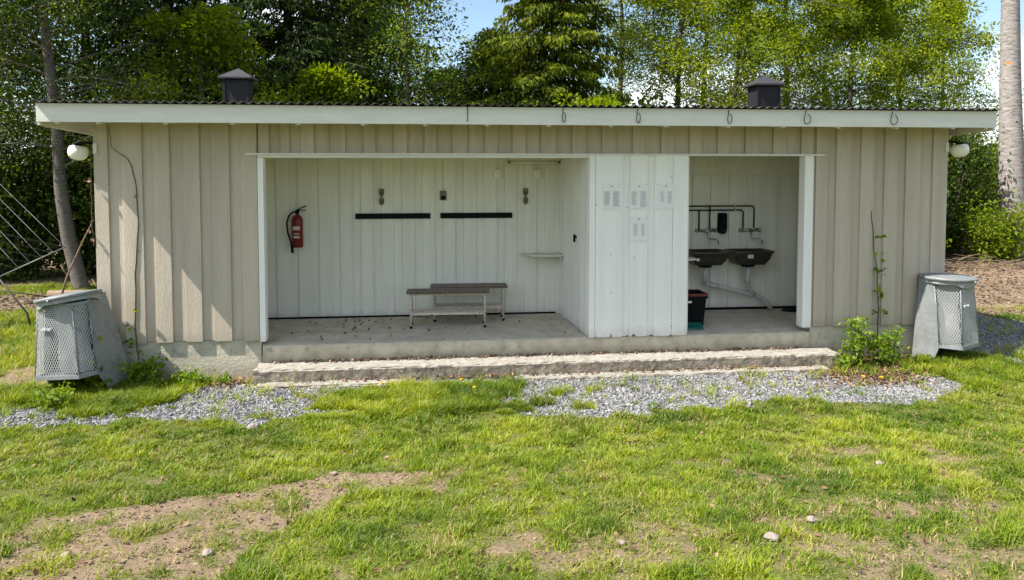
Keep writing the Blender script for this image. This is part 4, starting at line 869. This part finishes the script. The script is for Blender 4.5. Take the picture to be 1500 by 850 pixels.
# logs and broken branches at the left, brush heap at the right
for i, (x, y, L_, a, lb) in enumerate(((-2.4, 5.3, 1.8, 12, 'dry fallen log on the bare strip left of the shelter, nearer one'), (-3.3, 5.8, 1.6, -8, 'dry fallen log on the bare strip under the leaning birch'))):
    mb = MB(); mb.tube([(0, 0, .05), (L_*.35, .03, .07), (L_*.7, -.02, .06), (L_, .05, .05)], [.07, .065, .06, .045], 9); o = mb.build('fallen_log', M['deadwood']); o.location = (x, y, gz1(x, y)); o.rotation_euler.z = R(a); tag(o, lb, 'log', 'fallen logs')
for i, (x, y, pts, lb) in enumerate(((-2.75, 5.0, [(0, 0, 0), (.15, 0, .5), (.42, 0, 1.1), (.62, 0, 1.5)], 'slanting dead branch behind the left bin'), (-2.0, 4.9, [(0, 0, 0), (-.03, 0, .25), (.06, 0, .42), (.04, 0, .62)], 'pale broken stub standing behind the left bin lid'))):
    mb = MB(); mb.tube(pts, [.022, .018, .013, .006], 7); mb.tube([pts[1], (pts[1][0]-.12, .02, pts[1][2]+.2)], [.014, .006], 6); o = mb.build('dead_branch', M['deadwood']); o.location = (x, y, gz1(x, y)); tag(o, lb, 'branch')
def brush(x, y, lb):
    rr = random.Random(3); mb = MB()
    for k in range(70):
        px, py = rr.gauss(0, 1.3), rr.gauss(0, .28); a = rr.uniform(-.5, .5)+(PI if rr.random() < .5 else 0); L_ = rr.uniform(.3, 1.0); z = rr.uniform(.0, .28)
        mb.tube([(px, py, z), (px+math.cos(a)*L_*.5, py+math.sin(a)*L_*.3, z+rr.uniform(0, .1)), (px+math.cos(a)*L_, py+math.sin(a)*L_*.5, z+rr.uniform(-.05, .15))], [.012, .009, .004], 4, False)
    o = mb.build('dry_twigs', M['deadwood']); o.location = (x, y, gz1(x, y)); tag(o, lb, 'branches', kind='stuff')
brush(16.0, 6.2, 'low heap of dry twigs along the hedge, right of the shelter')

# ------------------------------------------------------------------ vines and weeds at the shelter
def vine(path, leaf_at, label, seed, r0=.007, name='vine', lsize=.06, bare=(0, 1), lm='weed', hairs=0):
    rr = random.Random(seed); base = Vector(path[-1]); t = empty(name, tuple(base), label, 'vine')
    pts = []
    for i in range(len(path)-1):
        a, b_ = Vector(path[i]), Vector(path[i+1])
        for q in range(4): pts.append(a.lerp(b_, q/4)+Vector((rr.gauss(0, .006), 0, 0))-base)
    pts.append(Vector(path[-1])-base)
    mb = MB(); mb.tube(pts, [r0*(.45+.55*i/len(pts)) for i in range(len(pts))], 6, False)
    for k in range(hairs):
        i = rr.randint(int(len(pts)*.45), len(pts)-1); p = pts[i]; mb.tube([p, p+Vector((rr.uniform(-.03, .03), -.004, rr.uniform(-.05, .03)))], .0025, 4, False)
    mb.build('stem', M['twig'], t)
    C = []
    for (z, x, n_) in leaf_at:
        for k in range(n_):
            C.append((x-base.x+rr.gauss(0, .035), -.035+rr.gauss(0, .02), z-base.z+rr.gauss(0, .03)))
    link('leaves', leaves_mesh('leaves', np.array(C), lsize, seed, aspect=1.15), M[lm], t)
vine([(.17, -.035, 2.55), (.20, -.035, 2.32), (.39, -.035, 2.17), (.46, -.035, 1.89), (.47, -.035, 1.43), (.42, -.035, .88), (.41, -.035, .09), (.46, -.06, -.34)], [(.50, .42, 2), (.25, .36, 5), (.10, .40, 5), (.0, .33, 6), (-.05, .48, 4), (-.2, .40, 8)], 'thin dead vine stem climbing the left beige wall under the eave', 201, .008, hairs=26, lsize=.055)
vine([(9.37, -.035, 1.53), (9.41, -.035, 1.18), (9.46, -.035, .74), (9.50, -.035, .13), (9.48, -.08, -.32)], [(1.2, 9.42, 3), (1.02, 9.40, 2), (.95, 9.50, 2), (.80, 9.42, 4), (.76, 9.5, 3), (.5, 9.46, 9), (.25, 9.44, 5), (.22, 9.52, 4)], 'slender ivy shoot climbing the right beige wall', 202, .010, lsize=.07, hairs=12)
vine([(-.02, -.03, 2.35), (-.03, -.03, 1.9), (-.03, -.03, 1.5), (-.02, -.03, 1.2)], [(1.35, -.03, 4), (1.9, -.04, 2)], 'short brown vine hanging at the left corner board', 203, .006, lsize=.05, lm='litter')
WG = 'weeds at the foot of the shelter'
shrub(9.05, -.38, .17, .14, .80, 480, .055, M['weed'], 'raspberry weed with tall left shoot against the right plinth', 211, 7, 'weed', WG, spread=.055)
shrub(9.40, -.40, .24, .17, .50, 640, .055, M['weed'], 'bushy raspberry weed under the ivy shoot on the right wall', 212, 11, 'weed', WG, spread=.06)
shrub(8.85, -.36, .16, .12, .22, 220, .06, M['weed'], 'low weed at the right end of the concrete step', 213, 6, 'weed', WG, spread=.05)
shrub(.55, -.22, .32, .16, .30, 900, .05, M['weed'], 'leafy weed at the left plinth between bin and vine', 214, 12, 'weed', WG, spread=.05)
shrub(.95, -.28, .28, .15, .20, 550, .045, M['weed'], 'low weed clump at the left plinth, nearest the gravel', 215, 10, 'weed', WG, spread=.045)
shrub(1.35, -.22, .22, .12, .10, 260, .04, M['weed'], 'flat weed patch near the left end of the step', 216, 8, 'weed', WG, spread=.035)
shrub(-.02, -.95, .18, .12, .26, 420, .045, M['weed'], 'small dark leafed weed in front of the left bin', 217, 9, 'weed', WG, spread=.045)
vine([(.10, -.42, .52), (.14, -.40, .30), (.10, -.46, .05), (.16, -.50, -.12), (.20, -.46, -.33)], [(.52, .06, 4), (.33, .0, 5), (.28, .12, 4), (-.02, .06, 6), (-.14, .16, 9), (-.24, .24, 12), (-.2, .10, 10)], 'ivy climbing over the mesh of the left bin', 204, .004, lsize=.075, lm='leaf_maple')
# dandelions
for i, (x, y, lb) in enumerate(((4.12, -.64, 'yellow dandelion on the grass tuft, nearest the step'), (4.25, -.95, 'yellow dandelion in the middle of the grass tuft'), (3.25, -.72, 'yellow dandelion at the left of the grass tuft'), (8.70, -1.02, 'yellow dandelion beside the leaf litter, left one'), (8.88, -1.08, 'yellow dandelion beside the leaf litter, right one'))):
    t = empty('dandelion', (x, y, gz1(x, y)), lb, 'flower', 'dandelions'); mb = MB(); mb.tube([(0, 0, 0), (.004, .0, .05), (0, 0, .09)], .002, 5, False); mb.build('stem', M['weed'], t)
    a = np.random.default_rng(i).random(40)*2*PI; C = np.stack([np.cos(a)*.012, np.sin(a)*.012, .092+0*a], -1); link('petals', leaves_mesh('petals', C, .024, i, aspect=2), M['flower'], t)
# stones in the lawn
SG = 'loose stones in the lawn'
for i, (x, y, s_, lb) in enumerate(((7.68, -4.17, .04, 'pale rounded stone in the lawn at lower right'), (7.90, -4.42, .06, 'upright reddish stone at the far lower right'), (7.32, -3.52, .045, 'pinkish stone on the upper right bare patch'), (5.81, -4.79, .055, 'flat pale stone near the bottom edge, right of middle'), (6.2, -4.55, .05, 'flat stone in the dry grass below middle right'), (2.46, -4.53, .045, 'sharp pale stone on the bare earth at lower left'), (1.65, -4.47, .04, 'dark flat stone on the bare earth near the left edge'), (.69, -2.32, .025, 'tiny white stone in the grass at left'), (3.03, -3.16, .03, 'white chip at the top of the bare earth'), (3.92, -4.66, .028, 'grey pebble in the grass near the bottom middle'), (4.9, -4.72, .035, 'brownish stone on the dry patch at bottom centre'), (2.10, -1.78, .07, 'yellowish stone at the edge of the left gravel'), (7.0, -3.0, .03, 'small stone on the upper right lawn'))):
    bm = bmesh.new(); bmesh.ops.create_icosphere(bm, subdivisions=3, radius=s_*.72)
    for v in bm.verts: v.co *= 1+.5*mnoise.noise(v.co*18+Vector((i*7, 0, 0)))+.2*mnoise.noise(v.co*50); v.co.z *= .6
    me = bpy.data.meshes.new('stone'); bm.to_mesh(me); bm.free(); o = link('stone', me, M['stone']); o.location = (x, y, gz1(x, y)+s_*.25); o.rotation_euler.z = i; tag(o, lb, 'stone', SG)

# ------------------------------------------------------------------ gravel, leaf litter, grass
def pebbles():
    r = np.random.default_rng(9); C = []
    x = r.uniform(-3.2, 13, 330000); y = r.uniform(-2.1, 2.6, 330000); g, d, i_ = masks(x, y); g2 = masks(x+r.normal(0, .09, len(x)), y+r.normal(0, .07, len(x)))[0]; g = g | (g2 & (r.random(len(x)) < .12)); k = g & (r.random(len(x)) < np.where(x > 10.3, .5, 1)) & ~((x > 1.78) & (x < 8.8) & (y > -.4))
    edge = fbm(x, y, 6, 91, 3) > .30; k &= edge | (r.random(len(x)) < .3)
    x, y = x[k], y[k]; n = len(x); s_ = .005+.009*r.random(n)**2; z = gz(x, y)+s_*r.uniform(.1, .9, n)
    base = np.array([(-1, -1, -1), (1, -1, -1), (1, 1, -1), (-1, 1, -1), (-1, -1, 1), (1, -1, 1), (1, 1, 1), (-1, 1, 1)], float)
    V = base[None]*(.55+.65*r.random((n, 8, 3))); V *= (s_[:, None]*np.array([1.0, .75, .6])[None]*(0.7+.6*r.random((n, 3))))[:, None]
    q = r.normal(size=(n, 4)); q /= np.linalg.norm(q, axis=1)[:, None]; w, a, b_, c = q.T
    Rm = np.stack([1-2*(b_*b_+c*c), 2*(a*b_-c*w), 2*(a*c+b_*w), 2*(a*b_+c*w), 1-2*(a*a+c*c), 2*(b_*c-a*w), 2*(a*c-b_*w), 2*(b_*c+a*w), 1-2*(a*a+b_*b_)], -1).reshape(n, 3, 3)
    V = np.einsum('nij,nkj->nki', Rm, V)+np.stack([x, y, z], -1)[:, None]
    F = np.array([(3, 2, 1, 0), (4, 5, 6, 7), (0, 1, 5, 4), (1, 2, 6, 5), (2, 3, 7, 6), (3, 0, 4, 7)])[None]+(np.arange(n)*8)[:, None, None]
    o = link('gravel', np_mesh('gravel', V.reshape(-1, 3), F.reshape(-1, 4), {'rnd': np.repeat(r.random(n), 8)}), M['gravelmat'])
    tag(o, 'grey crushed stone along the front of the shelter', 'gravel', kind='stuff'); print('pebbles', n)
pebbles()
def clods():
    r = np.random.default_rng(19); x = np.concatenate([r.uniform(-1.5, 12, 170000), r.uniform(10.6, 20, 60000), r.uniform(-6, -.2, 30000)]); y = np.concatenate([r.uniform(-5.8, -1.9, 170000), r.uniform(2.1, 7.2, 60000), r.uniform(4.3, 6.2, 30000)]); g, d, i_ = masks(x, y)
    k = r.random(len(x)) < np.clip(d-.25, 0, 1)*.55*(.3+fbm(x, y, 5, 191, 3)); x, y, d = x[k], y[k], d[k]; n = len(x); s_ = (.0022+.0075*r.random(n)**3.5)*np.where(y > 2, 2.6, 1); z = gz(x, y)+s_*.4; d = np.where(y > 2, 0, d)
    z = z + (fbm(x, y, 9, 61, 4)-.5)*.022*(y < 2) + d*(fbm(x, y, 12, 71, 4)-.5)*.05 - d*.008
    base = np.array([(-1, -1, -1), (1, -1, -1), (1, 1, -1), (-1, 1, -1), (-1, -1, 1), (1, -1, 1), (1, 1, 1), (-1, 1, 1)], float)
    V = base[None]*(.4+.8*r.random((n, 8, 3)))*(s_[:, None]*np.array([1.3, .9, .6])[None]*(.6+.9*r.random((n, 3))))[:, None]; a = r.random(n)*6.28; ca, sa = np.cos(a)[:, None], np.sin(a)[:, None]
    V = np.stack([V[..., 0]*ca-V[..., 1]*sa, V[..., 0]*sa+V[..., 1]*ca, V[..., 2]], -1)+np.stack([x, y, z], -1)[:, None]
    F = np.array([(3, 2, 1, 0), (4, 5, 6, 7), (0, 1, 5, 4), (1, 2, 6, 5), (2, 3, 7, 6), (3, 0, 4, 7)])[None]+(np.arange(n)*8)[:, None, None]
    o = link('soil_clods', np_mesh('soil_clods', V.reshape(-1, 3), F.reshape(-1, 4), {'rnd': np.repeat(r.random(n), 8)}), M['clod']); tag(o, 'crumbs of brown earth and grit on the bare lawn patches', 'soil', kind='stuff'); print('clods', n)
clods()
def litter():
    r = np.random.default_rng(12); P = []
    def sc(n, cx, cy, sx, sy, zf): x = r.normal(cx, sx, n); y = r.normal(cy, sy, n); P.append(np.stack([x, y, zf(x, y)], -1))
    g = lambda x, y: gz(x, y)+.008+.02*r.random(len(x))
    sc(1500, 9.0, -.72, .36, .20, g); sc(500, 9.4, -.30, .5, .10, g); sc(350, 1.45, -.22, .25, .09, g); sc(180, 8.6, -.95, .3, .15, g)
    n = 420; x = r.uniform(1.9, 8.4, n); P.append(np.stack([x, r.uniform(-.10, -.035, n), np.full(n, -.195)+.012*r.random(n)], -1))
    n = 300; x = r.uniform(2.2, 8.4, n); P.append(np.stack([x, r.uniform(-.45, -.37, n), np.full(n, -.335)+.01*r.random(n)], -1))
    n = 420; x = r.uniform(-3, 18, 900); y = r.uniform(4.5, 7.5, 900); P.append(np.stack([x, y, gz(x, y)+.02], -1))
    n = 500; x = r.uniform(0, 9, n); y = r.uniform(-5, -1.9, n); P.append(np.stack([x, y, gz(x, y)+.012], -1))
    C = np.concatenate(P); k = ~((C[:, 0] > 0) & (C[:, 0] < 10.4) & (C[:, 1] > -.0) & (C[:, 1] < 2.6)) | (C[:, 2] > -.1)
    C = C[k]; o = link('leaf_litter', leaves_mesh('leaf_litter', C, .042, 12, up=2.5, aspect=1.5), M['litter']); tag(o, 'dry brown leaves scattered at the foot of the shelter', 'leaves', kind='stuff')
    n = 46; x = r.uniform(1.9, 5.6, n); y = .15+1.35*r.random(n)**.6; x = np.concatenate([x, r.normal(2.85, .35, 34)]); y = np.concatenate([y, r.normal(.75, .35, 34)])
    k = (y < 1.48) & (y > 0); C = np.stack([x[k], y[k], np.full(k.sum(), .010)], -1)
    o = link('floor_leaves', leaves_mesh('floor_leaves', C, .042, 13, up=6, aspect=1.6, rbase=np.full(k.sum(), .30)), M['litter']); tag(o, 'dark dry leaves blown onto the bay floor', 'leaves', kind='stuff')
litter()
def grass():
    r = np.random.default_rng(21)
    def field(n, x0, x1, y0, y1): return r.uniform(x0, x1, n), r.uniform(y0, y1, n)
    xs_, ys_ = [], []
    for n, b_ in ((860000, (-3.2, 12.6, -6.0, -.2)), (60000, (-5, .0, -.4, 4.5)), (50000, (10.4, 14, -1, 2.8)), (26000, (-5.5, -.3, 5.8, 6.9)), (14000, (10.5, 20, 5.9, 7)), (80000, (2.5, 4.9, -1.6, -.5)), (80000, (-.4, 1.2, -1.35, -.2)), (40000, (9.5, 11.3, -1.4, -.1))):
        a, c = field(n, *b_); xs_.append(a); ys_.append(c)
    x = np.concatenate(xs_); y = np.concatenate(ys_)
    # keep what lies within (a wide margin of) the field of view
    k = (np.abs(x-3.76-(y+9.01)*.11) < (y+9.01)*.80+.6); x, y = x[k], y[k]
    g, d, isl_ = masks(x, y)
    cl = fbm(x, y, 7, 131, 4); big = fbm(x, y, 1.6, 141, 3)
    tuft = fbm(x, y, 11, 151, 2)
    p = (1-d*.93)*np.clip(.45+(cl-.32)*3.0, .24, 1); p = np.where(g, np.clip((tuft-.66)*5, 0, .25), p); p = p*np.where(y < -1.9, .72+.75*fbm(x, y, 18, 181, 2), 1); p = np.where(isl_, np.clip(.45+(cl-.35)*3, .25, 1), p)
    for tx, ty, ra in ((5.12, -1.05, .10), (5.55, -.95, .09), (4.95, -1.35, .14), (5.35, -1.55, .12), (4.6, -1.5, .2), (2.1, -1.45, .12)):
        p = np.where((x-tx)**2+((y-ty)*1.3)**2 < ra**2, .9, p)
    lz = (x > 8.45) & (x < 9.75) & (y > -1.25); p = np.where(lz, np.minimum(p, .10+.5*np.clip((tuft-.5)*4, 0, 1)), p)
    inb = (x > .0) & (x < 10.4) & (y > -.02) & (y < 2.7); st = (x > 1.75) & (x < 8.85) & (y > -.42)
    st |= ((x > 1.8) & (x < 3.45) & (y > -.55)) | ((x > 4.75) & (x < 8.6) & (y > -.57) )
    wall = (y > -.2) & (y < .2) & (x > -.0) & (x < 10.4) & (r.random(len(x)) < .6)
    k = (r.random(len(x)) < p) & ~inb & ~st & ~wall & (d < .97)
    x, y, cl, big, isl_, d, g = x[k], y[k], cl[k], big[k], isl_[k], d[k], g[k]; n = len(x); z = gz(x, y)-.004
    ln = .022+.085*np.clip((cl-.3)*1.9, 0, 1)**1.5*(.4+1.2*big)*(.4+1.1*r.random(n)); ln *= (1-.45*d)
    ln = np.where(isl_, .03+.10*r.random(n)**1.3*(.2+1.3*cl), ln); ln = np.where(g, ln*1.5+.02, ln)
    back = y > -.8; ln = np.where(back & ~isl_, ln*1.4+.02, ln)
    wd = .0025+.0016*r.random(n); wd *= np.where(y < -3, 1, 1.35)
    a = r.random(n)*2*PI; lean = (.35+.85*r.random(n))*ln; bend = lean*np.stack([np.cos(a), np.sin(a)])
    a2 = a+PI/2+r.normal(0, .5, n); wv = wd*np.stack([np.cos(a2), np.sin(a2)])
    flat = r.random(n) < .3; hgt = np.where(flat, .22, .55+.4*r.random(n))*ln
    V = np.empty((n, 5, 3)); P0 = np.stack([x, y, z], -1)
    V[:, 0] = P0-np.stack([wv[0], wv[1], 0*x], -1); V[:, 1] = P0+np.stack([wv[0], wv[1], 0*x], -1)
    mid = P0+np.stack([bend[0]*.35, bend[1]*.35, hgt*.6], -1); V[:, 2] = mid+np.stack([wv[0], wv[1], 0*x], -1)*.8; V[:, 3] = mid-np.stack([wv[0], wv[1], 0*x], -1)*.8
    V[:, 4] = P0+np.stack([bend[0], bend[1], hgt], -1)
    i0 = np.arange(n)*5
    me = bpy.data.meshes.new('grass'); lv = np.empty((n, 7), np.int32); lv[:, 0] = i0; lv[:, 1] = i0+1; lv[:, 2] = i0+2; lv[:, 3] = i0+3; lv[:, 4] = i0+3; lv[:, 5] = i0+2; lv[:, 6] = i0+4
    me.vertices.add(n*5); me.vertices.foreach_set('co', V.astype(np.float32).ravel()); me.loops.add(n*7); me.loops.foreach_set('vertex_index', lv.ravel())
    ls = np.empty((n, 2), np.int32); ls[:, 0] = np.arange(n)*7; ls[:, 1] = ls[:, 0]+4; me.polygons.add(n*2); me.polygons.foreach_set('loop_start', ls.ravel()); me.update(calc_edges=True)
    hue = .36+.36*r.random(n)+.75*(big-.5)+.55*(fbm(x, y, 3.1, 161, 3)-.5)+.35*(fbm(x, y, 9, 163, 2)-.5); dry = r.random(n) < (.06+.35*d+.22*np.clip((fbm(x, y, 2.3, 171, 3)-.52)*5, 0, 1)*(~isl_)); hue = np.where(dry, .16*r.random(n), np.clip(hue, .23, 1))
    at = me.attributes.new('rnd', 'FLOAT', 'POINT'); at.data.foreach_set('value', np.repeat(hue, 5).astype(np.float32))
    o = link('grass', me, M['grass']); tag(o, 'short patchy green lawn grass in front of the shelter', 'grass', kind='stuff'); print('blades', n)
grass()
